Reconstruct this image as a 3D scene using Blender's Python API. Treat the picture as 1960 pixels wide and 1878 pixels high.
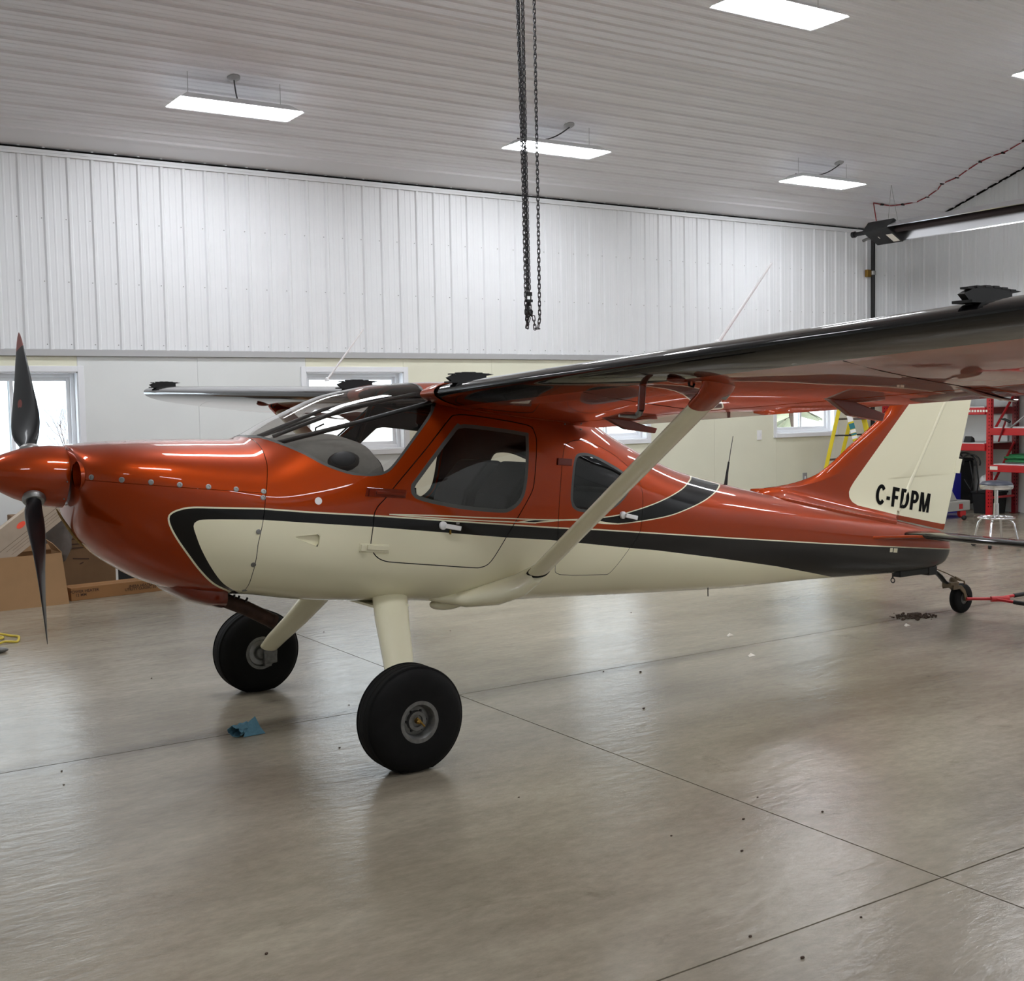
import bpy, bmesh, math, random
import numpy as np
from mathutils import Vector, Matrix

for _o in list(bpy.data.objects):
    bpy.data.objects.remove(_o)
SC = bpy.context.scene
COL = SC.collection
PI = math.pi
random.seed(7)

# ------------------------------------------------------------------ camera, world, exposure
# world frame: X along the back wall (to the right), Y towards the back wall, Z up, metres; the photographer stands at the origin
CAM_H = 1.65
F_PX, PITCH, ROLL, YAW = 2263.8, 0.0696951, -0.0190035, 0.5782347      # focal length in pixels of the 1960 x 1878 frame
_cy, _sy = math.cos(YAW), math.sin(YAW)
FW = np.array([_sy*math.cos(PITCH), _cy*math.cos(PITCH), -math.sin(PITCH)])
_r0 = np.array([_cy, -_sy, 0.0]); _u0 = np.cross(_r0, FW)
RT = _r0*math.cos(ROLL) + _u0*math.sin(ROLL)
UP = -_r0*math.sin(ROLL) + _u0*math.cos(ROLL)
cam_data = bpy.data.cameras.new('camera')
cam = bpy.data.objects.new('camera', cam_data); COL.objects.link(cam)
m = Matrix.Identity(4)
for i in range(3):
    m[i][0], m[i][1], m[i][2] = RT[i], UP[i], -FW[i]
m[2][3] = CAM_H
cam.matrix_world = m
cam_data.sensor_fit = 'HORIZONTAL'; cam_data.sensor_width = 36.0
cam_data.lens = F_PX/1960.0*36.0
cam_data.clip_start = 0.05; cam_data.clip_end = 300
SC.camera = cam

world = bpy.data.worlds.new('overcast_sky'); SC.world = world
world.use_nodes = True
_bg = world.node_tree.nodes['Background']
_bg.inputs[0].default_value = (0.90, 0.95, 1.0, 1); _bg.inputs[1].default_value = 5.0

SC.view_settings.view_transform = 'Standard'
SC.view_settings.look = 'None'
SC.view_settings.gamma = 1.0
SC.view_settings.use_curve_mapping = False
SC.view_settings.exposure = 0.0
LAMP_POWER = 32.0                     # radiance of the fluorescent fittings (built with the fittings below)

# room sizes
XL, XR, YF, YB = -5.5, 15.47, -5.0, 12.243     # left, right, front, back wall faces
ZE, KS, YBRK = 4.255, 0.3333, 9.45             # eaves height, ceiling slope, where the slope meets the flat part
ZTOP = ZE + KS*(YB-YBRK)

def ceil_z(y):
    return ZE + KS*(YB-max(y, YBRK))

# a point of the photographed frame laid on a known plane of the room
def ray(px, py):
    return (px-980.0)/F_PX*RT - (py-939.0)/F_PX*UP + FW
def on_y(px, py, Y):
    d = ray(px, py); return Vector(d*(Y/d[1])) + Vector((0, 0, CAM_H))
def on_x(px, py, X):
    d = ray(px, py); return Vector(d*(X/d[0])) + Vector((0, 0, CAM_H))
def on_z(px, py, Z=0.0):
    d = ray(px, py); return Vector(d*((Z-CAM_H)/d[2])) + Vector((0, 0, CAM_H))
def on_ceiling(px, py):
    d = ray(px, py)
    t = (ZE + KS*YB - CAM_H)/(d[2]+KS*d[1])
    if d[1]*t < YBRK:
        t = (ZTOP-CAM_H)/d[2]
    return Vector(d*t) + Vector((0, 0, CAM_H))

# ------------------------------------------------------------------ materials
def lin(c):
    def f(v):
        v = v/255.0
        return v/12.92 if v <= 0.04045 else ((v+0.055)/1.055)**2.4
    return tuple(f(v) for v in c)
def _new(name):
    mt = bpy.data.materials.new(name); mt.use_nodes = True
    nt = mt.node_tree; b = nt.nodes['Principled BSDF']
    return mt, nt, b
def mat(name, rgb, rough=0.5, metal=0.0, coat=0.0, noise=0.0, nscale=8.0, bump=0.0, bscale=60.0, spec=0.5, coatr=0.03):
    """principled material, colour in sRGB 0-255, optional procedural mottling and relief"""
    mt, nt, b = _new(name)
    c = lin(rgb)
    b.inputs['Base Color'].default_value = (*c, 1)
    b.inputs['Roughness'].default_value = rough
    b.inputs['Metallic'].default_value = metal
    b.inputs['Specular IOR Level'].default_value = spec
    b.inputs['Coat Weight'].default_value = coat
    b.inputs['Coat Roughness'].default_value = coatr
    tc = nt.nodes.new('ShaderNodeTexCoord')
    if noise > 0:
        n = nt.nodes.new('ShaderNodeTexNoise'); n.inputs['Scale'].default_value = nscale; n.inputs['Detail'].default_value = 5
        r = nt.nodes.new('ShaderNodeValToRGB')
        r.color_ramp.elements[0].position = 0.3; r.color_ramp.elements[1].position = 0.7
        r.color_ramp.elements[0].color = (*[v*(1-noise) for v in c], 1)
        r.color_ramp.elements[1].color = (*[min(1, v*(1+noise*0.6)) for v in c], 1)
        nt.links.new(tc.outputs['Object'], n.inputs['Vector']); nt.links.new(n.outputs['Fac'], r.inputs['Fac'])
        nt.links.new(r.outputs['Color'], b.inputs['Base Color'])
    if bump > 0:
        n2 = nt.nodes.new('ShaderNodeTexNoise'); n2.inputs['Scale'].default_value = bscale; n2.inputs['Detail'].default_value = 4
        bp = nt.nodes.new('ShaderNodeBump'); bp.inputs['Strength'].default_value = bump; bp.inputs['Distance'].default_value = 0.004
        nt.links.new(tc.outputs['Object'], n2.inputs['Vector']); nt.links.new(n2.outputs['Fac'], bp.inputs['Height'])
        nt.links.new(bp.outputs['Normal'], b.inputs['Normal'])
    return mt
def emit(name, rgb, strength):
    mt, nt, b = _new(name)
    b.inputs['Base Color'].default_value = (0.8, 0.8, 0.8, 1)
    b.inputs['Emission Color'].default_value = (*rgb, 1); b.inputs['Emission Strength'].default_value = strength
    return mt
def glass(name, tint, rough=0.0, ior=1.45, refl=1.0):
    mt, nt, b = _new(name)
    nt.nodes.remove(b)
    out = [n for n in nt.nodes if n.type == 'OUTPUT_MATERIAL'][0]
    tr = nt.nodes.new('ShaderNodeBsdfTransparent'); tr.inputs[0].default_value = (*tint, 1)
    gl = nt.nodes.new('ShaderNodeBsdfGlossy'); gl.inputs['Roughness'].default_value = rough
    gl.inputs[0].default_value = (refl, refl, refl, 1)
    lw = nt.nodes.new('ShaderNodeLayerWeight'); lw.inputs[0].default_value = 0.5      # Schlick reflectance, the same from both sides of the sheet
    pw = nt.nodes.new('ShaderNodeMath'); pw.operation = 'POWER'; nt.links.new(lw.outputs['Facing'], pw.inputs[0]); pw.inputs[1].default_value = 5.0
    fr = nt.nodes.new('ShaderNodeMath'); fr.operation = 'MULTIPLY_ADD'; nt.links.new(pw.outputs[0], fr.inputs[0]); fr.inputs[1].default_value = 0.94; fr.inputs[2].default_value = 0.05
    mx = nt.nodes.new('ShaderNodeMixShader')
    nt.links.new(fr.outputs[0], mx.inputs[0]); nt.links.new(tr.outputs[0], mx.inputs[1]); nt.links.new(gl.outputs[0], mx.inputs[2])
    nt.links.new(mx.outputs[0], out.inputs[0])
    return mt

ORANGE = (159, 55, 5); CREAM = (240, 235, 205); BLACKP = (8, 8, 9)
def paint_material(name):
    """aircraft paint: orange pearl; where the fields stored on the mesh turn negative: black stripe, cream panel, cream pin lines"""
    mt, nt, b = _new(name)
    N, L = nt.nodes.new, nt.links.new
    def att(n):
        a = N('ShaderNodeAttribute'); a.attribute_name = n; return a.outputs['Fac']
    def less(v, t):
        q = N('ShaderNodeMath'); q.operation = 'LESS_THAN'; L(v, q.inputs[0]); q.inputs[1].default_value = t; return q.outputs[0]
    def absl(v, t):
        q = N('ShaderNodeMath'); q.operation = 'ABSOLUTE'; L(v, q.inputs[0]); return less(q.outputs[0], t)
    def mix(f, a, bb):
        q = N('ShaderNodeMix'); q.data_type = 'RGBA'; L(f, q.inputs[0])
        for s, v in ((6, a), (7, bb)):
            if isinstance(v, tuple): q.inputs[s].default_value = (*v, 1)
            else: L(v, q.inputs[s])
        return q.outputs[2]
    low, cream, sw = att('zone_lower'), att('zone_cream'), att('zone_swoosh')
    # faint pearl flakes in the orange
    tc = N('ShaderNodeTexCoord'); nz = N('ShaderNodeTexNoise'); nz.inputs['Scale'].default_value = 900
    L(tc.outputs['Object'], nz.inputs['Vector'])
    o = lin(ORANGE)
    org = mix(nz.outputs['Fac'], tuple(v*0.8 for v in o), tuple(v*1.2 for v in o))
    cr, bk = lin(CREAM), lin(BLACKP)
    c = mix(less(sw, 0), org, bk)
    c = mix(absl(sw, 0.0030), c, cr)
    c = mix(less(low, 0), c, bk)
    c = mix(absl(low, 0.0038), c, cr)
    c = mix(less(cream, 0), c, cr)
    L(c, b.inputs['Base Color'])
    # the orange is a pearl (partly metallic), black and cream are solid
    s1 = N('ShaderNodeMath'); s1.operation = 'MAXIMUM'; L(less(sw, 0.0038), s1.inputs[0]); L(less(low, 0.0038), s1.inputs[1])
    s2 = N('ShaderNodeMath'); s2.operation = 'MAXIMUM'; L(s1.outputs[0], s2.inputs[0]); L(less(cream, 0), s2.inputs[1])
    s3 = N('ShaderNodeMath'); s3.operation = 'MULTIPLY_ADD'; L(s2.outputs[0], s3.inputs[0]); s3.inputs[1].default_value = -0.65; s3.inputs[2].default_value = 0.65
    L(s3.outputs[0], b.inputs['Metallic'])
    b.inputs['Roughness'].default_value = 0.38; b.inputs['Specular IOR Level'].default_value = 0.08
    b.inputs['Coat Weight'].default_value = 1.0; b.inputs['Coat Roughness'].default_value = 0.02; b.inputs['Coat IOR'].default_value = 1.36
    return mt

M = dict(
    paint=paint_material('aircraft_paint'),
    orange=mat('orange_pearl', ORANGE, 0.38, 0.65, 1.0, spec=0.08, coatr=0.02),
    cream=mat('cream_paint', CREAM, 0.4, 0, 0.8, coatr=0.08),
    black=mat('black_gloss_paint', BLACKP, 0.35, 0, 1.0, spec=0.05, coatr=0.03),
    letter=mat('black_vinyl_letters', (6, 6, 6), 0.6, spec=0.1),
    darkred=mat('orange_fairing', (112, 34, 12), 0.35, 0.3, 0.9, spec=0.1),
    rubber=mat('tyre_rubber', (15, 15, 15), 0.7, noise=0.25, nscale=20, bump=0.25, bscale=90, spec=0.2),
    seal=mat('window_seal', (72, 74, 72), 0.4, 0, 0.3),
    lining=mat('cabin_lining', (46, 46, 47), 0.85, noise=0.2, nscale=10),
    dash=mat('glareshield_cloth', (126, 126, 122), 0.9, noise=0.12, nscale=30),
    seat=mat('seat_cloth', (44, 43, 42), 0.85, noise=0.2, nscale=12),
    blackmetal=mat('black_steel', (22, 22, 23), 0.4, 0.3),
    blackmatte=mat('black_matte', (18, 18, 19), 0.6, noise=0.2),
    alu=mat('cast_aluminium', (150, 150, 148), 0.42, 0.9, noise=0.15, nscale=30),
    darkalu=mat('dull_aluminium', (124, 124, 122), 0.5, 0.8, noise=0.25, nscale=40),
    chrome=mat('chrome', (225, 225, 228), 0.08, 1.0),
    brass=mat('brass', (150, 118, 56), 0.4, 0.9),
    copper=mat('primer_copper', (120, 58, 34), 0.4, 0.5),
    white=mat('white_plastic', (242, 242, 242), 0.35),
    acrylic=glass('smoked_acrylic', (0.78, 0.76, 0.74)),
    pane=glass('window_glass', (0.94, 0.97, 0.97)),
    vinyl=mat('white_vinyl', (236, 238, 242), 0.35),
    steelwhite=mat('white_steel_panel', (232, 234, 236), 0.34, 0.0, 0.0, noise=0.015, nscale=3),
    ceilsteel=mat('white_ceiling_panel', (234, 234, 238), 0.40, 0.0, 0.0, noise=0.02, nscale=2),
    ply=mat('painted_plywood', (226, 229, 228), 0.55, noise=0.03, nscale=1.6, bump=0.06, bscale=40),
    plycream=mat('painted_plywood_cream', (230, 229, 208), 0.55, noise=0.035, nscale=1.6, bump=0.06, bscale=40),
    flash=mat('grey_flashing', (168, 168, 168), 0.4, 0.2),
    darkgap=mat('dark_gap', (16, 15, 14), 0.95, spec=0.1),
    housing=mat('lamp_housing', (226, 228, 230), 0.4),
    cable=mat('grey_cable', (60, 60, 62), 0.5),
    chain=mat('oiled_chain', (58, 58, 60), 0.45, 0.7),
    card=mat('cardboard', (172, 136, 98), 0.85, noise=0.06, nscale=6),
    cardgrey=mat('pale_cardboard', (176, 160, 142), 0.85, noise=0.10, nscale=6),
    carddark=mat('brown_cardboard', (116, 88, 60), 0.85, noise=0.12, nscale=5),
    cardlong=mat('brown_long_cardboard', (150, 108, 66), 0.85, noise=0.08, nscale=6),
    ink=mat('printing_ink', (66, 44, 28), 0.8),
    sticker=mat('orange_sticker', (255, 92, 66), 0.5),
    yellow=mat('yellow_fibreglass', (226, 204, 40), 0.4, noise=0.05),
    cordyellow=mat('yellow_cord', (206, 182, 60), 0.5),
    teal=mat('teal_label', (40, 120, 130), 0.5),
    redpaint=mat('red_enamel', (190, 26, 34), 0.35, 0, 0.3, noise=0.06),
    reddark=mat('dark_red_enamel', (120, 14, 26), 0.4, 0, 0.2),
    greenhose=mat('green_hose', (34, 116, 66), 0.45),
    blueplastic=mat('blue_plastic', (34, 36, 150), 0.4),
    greypaint=mat('grey_enamel', (170, 170, 164), 0.4, noise=0.06),
    slate=mat('slate_vinyl', (62, 66, 78), 0.4, noise=0.08),
    shopcloth=mat('blue_paper_towel', (92, 138, 158), 0.9, noise=0.12, nscale=60),
    dirt=mat('brown_dirt', (70, 54, 42), 0.95, noise=0.3, nscale=80),
    paper=mat('white_paper', (236, 230, 218), 0.8),
    reflector=mat('bright_reflector', (230, 230, 232), 0.22, 1.0),
    tube=mat('burnt_tube', (46, 36, 36), 0.6, 0.4),
    redwire=mat('red_wire', (150, 38, 44), 0.5),
    snow=mat('snow', (236, 238, 242), 0.9),
    bark=mat('bark', (74, 60, 50), 0.9),
    needles=mat('conifer_needles', (150, 152, 128), 0.9),
    siding=mat('far_siding', (190, 198, 206), 0.8),
    tan=mat('tan_steel', (112, 96, 74), 0.5, 0.4, noise=0.2, nscale=40),
    bluetape=mat('blue_blade_edge', (44, 34, 120), 0.4),
    propblack=mat('propeller_black', (22, 24, 26), 0.42, 0.0, 0.15, spec=0.3),
    maroon=mat('maroon_decal', (120, 56, 48), 0.5),
    lampface=emit('fluorescent_tubes', (0.965, 0.985, 1.03), LAMP_POWER),
)

def floor_material():
    mt, nt, b = _new('polished_concrete')
    N, L = nt.nodes.new, nt.links.new
    tc = N('ShaderNodeTexCoord')
    mp = N('ShaderNodeMapping'); mp.inputs['Scale'].default_value = (0.55, 1.0, 1.0); L(tc.outputs['Object'], mp.inputs['Vector'])
    def noise(s, d=6, r=0.6, v=mp.outputs[0], dist=0.0):
        n = N('ShaderNodeTexNoise'); n.inputs['Scale'].default_value = s; n.inputs['Detail'].default_value = d
        n.inputs['Roughness'].default_value = r; n.inputs['Distortion'].default_value = dist; L(v, n.inputs['Vector']); return n.outputs['Fac']
    def ramp(v, p0, c0, p1, c1):
        r = N('ShaderNodeValToRGB'); e = r.color_ramp.elements
        e[0].position, e[1].position = p0, p1; e[0].color = (*c0, 1); e[1].color = (*c1, 1); L(v, r.inputs['Fac']); return r.outputs['Color']
    def mul(a, c, f=1.0):
        q = N('ShaderNodeMix'); q.data_type = 'RGBA'; q.blend_type = 'MULTIPLY'; q.inputs[0].default_value = f
        L(a, q.inputs[6]); L(c, q.inputs[7]); return q.outputs[2]
    base = ramp(noise(0.8, 7, 0.60, dist=0.3), 0.30, lin((128, 119, 103)), 0.70, lin((172, 164, 147)))
    mp2 = N('ShaderNodeMapping'); mp2.inputs['Scale'].default_value = (0.35, 1.6, 1.0); mp2.inputs['Rotation'].default_value = (0, 0, 0.25); L(tc.outputs['Object'], mp2.inputs['Vector'])
    mid = ramp(noise(2.6, 9, 0.68, mp2.outputs[0], dist=0.3), 0.25, (0.80, 0.79, 0.78), 0.75, (1.08, 1.08, 1.08))
    fine = ramp(noise(24, 6, 0.7), 0.30, (0.84, 0.83, 0.82), 0.70, (1.08, 1.08, 1.08))
    spots = ramp(noise(4.2, 8, 0.72, dist=0.6), 0.26, (0.62, 0.58, 0.54), 0.40, (1, 1, 1))
    c = mul(mul(mul(base, mid), fine), spots, 0.8)
    # dirt worked into the floor along the far saw cut
    sp = N('ShaderNodeSeparateXYZ'); L(tc.outputs['Object'], sp.inputs[0])
    dy = N('ShaderNodeMath'); dy.operation = 'SUBTRACT'; L(sp.outputs[1], dy.inputs[0]); dy.inputs[1].default_value = 5.83
    wob = N('ShaderNodeMath'); wob.operation = 'MULTIPLY_ADD'; L(noise(1.3, 5, 0.6), wob.inputs[0]); wob.inputs[1].default_value = 0.34; L(dy.outputs[0], wob.inputs[2])
    ab = N('ShaderNodeMath'); ab.operation = 'SUBTRACT'; L(wob.outputs[0], ab.inputs[0]); ab.inputs[1].default_value = 0.17
    ab2 = N('ShaderNodeMath'); ab2.operation = 'ABSOLUTE'; L(ab.outputs[0], ab2.inputs[0])
    band = ramp(ab2.outputs[0], 0.0, (0.40, 0.37, 0.35), 0.13, (1, 1, 1))
    fade = N('ShaderNodeMath'); fade.operation = 'MULTIPLY_ADD'; L(noise(0.9, 4, 0.6), fade.inputs[0]); fade.inputs[1].default_value = 1.6; fade.inputs[2].default_value = -0.15
    q = N('ShaderNodeMix'); q.data_type = 'RGBA'; q.blend_type = 'MULTIPLY'; L(fade.outputs[0], q.inputs[0]); L(c, q.inputs[6]); L(band, q.inputs[7])
    L(q.outputs[2], b.inputs['Base Color'])
    rr = N('ShaderNodeMapRange'); L(noise(7, 8, 0.75), rr.inputs[0])
    rr.inputs[1].default_value = 0.3; rr.inputs[2].default_value = 0.7; rr.inputs[3].default_value = 0.17; rr.inputs[4].default_value = 0.27
    L(rr.outputs[0], b.inputs['Roughness'])
    bp = N('ShaderNodeBump'); bp.inputs['Strength'].default_value = 0.3; bp.inputs['Distance'].default_value = 0.012
    mp3 = N('ShaderNodeMapping'); mp3.inputs['Scale'].default_value = (0.5, 1.3, 1.0); mp3.inputs['Rotation'].default_value = (0, 0, -0.55); L(tc.outputs['Object'], mp3.inputs['Vector'])
    L(noise(13, 6, 0.62, mp3.outputs[0]), bp.inputs['Height']); L(bp.outputs[0], b.inputs['Normal'])
    b.inputs['Specular IOR Level'].default_value = 0.5
    return mt
M['floor'] = floor_material()

# ------------------------------------------------------------------ objects
ORG = {}
def _origin(o):
    return ORG.get(o.name, Vector((0, 0, 0)))
def tag(o, label=None, cat=None, group=None, kind=None):
    if label: o['label'] = label
    if cat: o['category'] = cat
    if group: o['group'] = group
    if kind: o['kind'] = kind
    return o
def thing(name, label, cat, loc, group=None, kind=None):
    o = bpy.data.objects.new(name, None); COL.objects.link(o)
    o.location = loc; o.empty_display_size = 0.1
    ORG[o.name] = Vector(loc)
    return tag(o, label, cat, group, kind)

class MB:
    """collects vertices (world metres) and faces; build() links them as ONE mesh object"""
    def __init__(s):
        s.v = []; s.f = []; s.mi = []
    def add(s, vs, fs, mi=0):
        b = len(s.v); s.v += [tuple(v) for v in vs]; s.f += [tuple(b+i for i in f) for f in fs]; s.mi += [mi]*len(fs)
        return s
    def box(s, a, b, mi=0):
        x0, y0, z0 = a; x1, y1, z1 = b
        v = [(x0, y0, z0), (x1, y0, z0), (x1, y1, z0), (x0, y1, z0), (x0, y0, z1), (x1, y0, z1), (x1, y1, z1), (x0, y1, z1)]
        return s.add(v, [(0, 3, 2, 1), (4, 5, 6, 7), (0, 1, 5, 4), (1, 2, 6, 5), (2, 3, 7, 6), (3, 0, 4, 7)], mi)
    def obox(s, c, ax, ay, az, mi=0):
        """oriented box: centre and three half-axis vectors"""
        c, ax, ay, az = map(Vector, (c, ax, ay, az))
        v = [c+ax*i+ay*j+az*k for k in (-1, 1) for (i, j) in ((-1, -1), (1, -1), (1, 1), (-1, 1))]
        return s.add(v, [(0, 3, 2, 1), (4, 5, 6, 7), (0, 1, 5, 4), (1, 2, 6, 5), (2, 3, 7, 6), (3, 0, 4, 7)], mi)
    def tube(s, pts, r, n=10, caps=True, mi=0, flat=1.0, ref=None):
        """swept round (or flattened) bar; r is one radius or one per point"""
        pts = [Vector(p) for p in pts]
        rs = r if isinstance(r, (list, tuple)) else [r]*len(pts)
        rings = []; base = len(s.v)
        prev = Vector(ref) if ref is not None else None
        for i, p in enumerate(pts):
            t = (pts[min(i+1, len(pts)-1)]-pts[max(i-1, 0)]).normalized()
            if prev is None:
                prev = Vector((0, 0, 1)) if abs(t.z) < 0.9 else Vector((1, 0, 0))
            u = (prev - t*prev.dot(t)).normalized(); w = t.cross(u); prev = u
            rings.append([p + u*math.cos(2*PI*k/n)*rs[i] + w*math.sin(2*PI*k/n)*rs[i]*flat for k in range(n)])
        vs = [q for rg in rings for q in rg]; fs = []
        for i in range(len(pts)-1):
            for k in range(n):
                fs.append((i*n+k, i*n+(k+1) % n, (i+1)*n+(k+1) % n, (i+1)*n+k))
        if caps:
            fs.append(tuple(range(n-1, -1, -1))); fs.append(tuple((len(pts)-1)*n+k for k in range(n)))
        return s.add(vs, fs, mi)
    def lathe(s, prof, o, axis, n=32, mi=0, close=False):
        """prof: (distance along axis, radius) pairs turned about the axis through o"""
        o = Vector(o); a = Vector(axis).normalized()
        u = a.orthogonal().normalized(); w = a.cross(u)
        vs = []; fs = []
        for (h, r) in prof:
            for k in range(n):
                t = 2*PI*k/n; vs.append(o + a*h + (u*math.cos(t)+w*math.sin(t))*max(r, 1e-4))
        L = len(prof)
        for i in range(L-1 + (1 if close else 0)):
            j = (i+1) % L
            for k in range(n):
                fs.append((i*n+k, i*n+(k+1) % n, j*n+(k+1) % n, j*n+k))
        return s.add(vs, fs, mi)
    def prism(s, poly, ext, mi=0):
        """planar outline (3-D points) pushed along the vector ext"""
        p = [Vector(q) for q in poly]; e = Vector(ext); n = len(p)
        vs = p + [q+e for q in p]
        fs = [tuple(range(n-1, -1, -1)), tuple(range(n, 2*n))] + [(i, (i+1) % n, n+(i+1) % n, n+i) for i in range(n)]
        return s.add(vs, fs, mi)
    def ellipsoid(s, c, r, nu=16, nv=10, mi=0):
        vs = []; fs = []
        for j in range(nv+1):
            ph = PI*j/nv
            for i in range(nu):
                t = 2*PI*i/nu
                vs.append((c[0]+r[0]*math.sin(ph)*math.cos(t), c[1]+r[1]*math.sin(ph)*math.sin(t), c[2]+r[2]*math.cos(ph)))
        for j in range(nv):
            for i in range(nu):
                fs.append((j*nu+i, (j+1)*nu+i, (j+1)*nu+(i+1) % nu, j*nu+(i+1) % nu))
        return s.add(vs, fs, mi)
    def build(s, name, mt, parent=None, smooth=False, bevel=0.0, seg=2, angle=40, sub=0):
        me = bpy.data.meshes.new(name)
        off = Vector((0, 0, 0))
        if parent is not None: off = _origin(parent)
        me.from_pydata([(v[0]-off.x, v[1]-off.y, v[2]-off.z) for v in s.v], [], s.f)
        mts = mt if isinstance(mt, (list, tuple)) else [mt]
        for q in mts: me.materials.append(q)
        if len(mts) > 1: me.polygons.foreach_set('material_index', s.mi)
        bm = bmesh.new(); bm.from_mesh(me)
        bmesh.ops.recalc_face_normals(bm, faces=bm.faces)
        bm.to_mesh(me); bm.free()
        o = bpy.data.objects.new(name, me); COL.objects.link(o)
        if parent is not None: o.parent = parent
        ORG[o.name] = off
        if smooth:
            me.shade_smooth() if angle >= 180 else me.shade_smooth()
            if angle < 180:
                me.set_sharp_from_angle(angle=math.radians(angle))
        if bevel > 0:
            md = o.modifiers.new('bevel', 'BEVEL'); md.width = bevel; md.segments = seg; md.limit_method = 'ANGLE'
        if sub:
            md = o.modifiers.new('subdivision', 'SUBSURF'); md.levels = sub; md.render_levels = sub
        return o
def copy_tree(o, parent=None):
    c = o.copy(); COL.objects.link(c)
    if parent is not None: c.parent = parent
    for ch in list(o.children): copy_tree(ch, c)
    return c

# ================================================================== THE ROOM
def rib_profile(n, pitch, h=0.018, base=0.050, top=0.022):
    """sheet-metal section over n pitches: (along, out) points, major rib at the start of each pitch, two low swages between"""
    p = []
    for k in range(n):
        u = k*pitch
        p += [(u-base/2, 0), (u-top/2, h), (u+top/2, h), (u+base/2, 0)]
        for q in (pitch*0.36, pitch*0.66):
            p += [(u+q-0.012, 0), (u+q-0.006, 0.0026), (u+q+0.006, 0.0026), (u+q+0.012, 0)]
    p.append((n*pitch-base/2, 0))
    return p
def rib_mesh(name, n, pitch, length, mt, h=0.018):
    """panel in its own frame: x along the section, y = rib height, z along the length"""
    pr = rib_profile(n, pitch, h); me = bpy.data.meshes.new(name)
    vs = [(u, d, z) for z in (0, length) for (u, d) in pr]; k = len(pr)
    me.from_pydata(vs, [], [(i, i+1, k+i+1, k+i) for i in range(k-1)])
    me.materials.append(mt); me.update()
    return me
def place(name, me, parent, loc, ax, ay, az):
    o = bpy.data.objects.new(name, me); COL.objects.link(o)
    if parent is not None: o.parent = parent
    mm = Matrix.Identity(4)
    off = _origin(parent) if parent is not None else Vector((0, 0, 0))
    for i in range(3):
        mm[i][0], mm[i][1], mm[i][2] = ax[i], ay[i], az[i]; mm[i][3] = loc[i]-off[i]
    o.matrix_local = mm; ORG[o.name] = Vector(loc)
    return o

# floor: dark bed, concrete slabs between saw cuts
fl = MB().box((XL-0.3, YF-0.3, -0.14), (XR+0.3, YB+0.2, -0.03)).build('floor', M['darkgap'])
tag(fl, 'polished grey concrete hangar floor with dark saw cut joints', 'floor', kind='structure')
xs, ys, g = [XL-0.3, -3.2, 3.406, XR+0.3], [YF-0.3, -0.75, 2.542, 5.83, YB+0.2], 0.0036
for i in range(len(xs)-1):
    for j in range(len(ys)-1):
        MB().box((xs[i]+g, ys[j]+g, -0.029), (xs[i+1]-g, ys[j+1]-g, 0)).build('concrete_slab', M['floor'], fl)

# back wall: board with window openings, ribbed sheets above, painted plywood below
WIN = [(-2.01, -0.79), (1.64, 2.86), (5.295, 6.513), (8.942, 10.165), (12.575, 13.808)]  # the leftmost is unseen, added for the daylight it lets in
WZ0, WZ1 = 1.205, 2.09
PLYTOP, SHEETBOT = 2.242, 2.304
wb = MB()
wb.box((XL-0.3, YB+0.014, WZ1), (XR+0.3, YB+0.2, 4.6)); wb.box((XL-0.3, YB+0.014, -0.1), (XR+0.3, YB+0.2, WZ0))
e = [XL-0.3] + [v for w in WIN for v in w] + [XR+0.3]
for i in range(0, len(e), 2): wb.box((e[i], YB+0.014, WZ0), (e[i+1], YB+0.2, WZ1))
wall_back = wb.build('wall_back', M['ply'])
tag(wall_back, 'back wall with white ribbed steel sheets over painted plywood', 'wall', kind='structure')
cols = [XL] + [v for w in WIN for v in w] + [XR]
for i in range(len(cols)-1):
    a, b = cols[i], cols[i+1]
    iswin = (a, b) in WIN
    n = 1 if iswin else max(1, round((b-a)/1.22))
    for k in range(n):
        x0, x1 = a+(b-a)*k/n+0.0012, a+(b-a)*(k+1)/n-0.0012
        mt = M['plycream'] if x0 > 6.2 else M['ply']
        if iswin:
            MB().box((x0, YB, 0), (x1, YB+0.013, WZ0-0.001)).build('plywood_sheet', mt, wall_back)
            MB().box((x0, YB, WZ1+0.001), (x1, YB+0.013, PLYTOP)).build('plywood_sheet', M['plycream'], wall_back)
        else:
            MB().box((x0, YB, 0), (x1, YB+0.013, PLYTOP)).build('plywood_sheet', mt, wall_back)
P9 = 0.2286
x0 = on_y(52.4, 667.5, YB).x
x0 -= math.ceil((x0-XL)/(4*P9))*4*P9
me = rib_mesh('ribbed_sheet', 4, P9, ZE+0.02-SHEETBOT, M['steelwhite'], h=0.019)
xx = x0
while xx < XR:
    place('ribbed_sheet', me, wall_back, (xx, YB+0.004, SHEETBOT), (1, 0, 0), (0, -1, 0), (0, 0, 1)); xx += 4*P9
sc = MB()
xx = x0
while xx < XR-0.05:
    for z in (3.581, 2.972, 2.36):
        sc.lathe([(0, 0.0001), (0, 0.006), (0.004, 0.006), (0.006, 0.003), (0.006, 0.0001)], (xx-0.04, YB+0.004, z), (0, -1, 0), 6)
    xx += P9
tag(sc.build('screw_heads', M['flash'], wall_back), kind='stuff')
t = MB().prism([(XL, YB+0.012, PLYTOP), (XL, YB-0.030, PLYTOP+0.004), (XL, YB-0.022, SHEETBOT+0.004), (XL, YB+0.012, SHEETBOT+0.012)], (XR-XL, 0, 0)).build('trim_1', M['flash'])
tag(t, 'grey metal flashing between plywood and ribbed sheets of back wall', 'trim', kind='structure')
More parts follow.
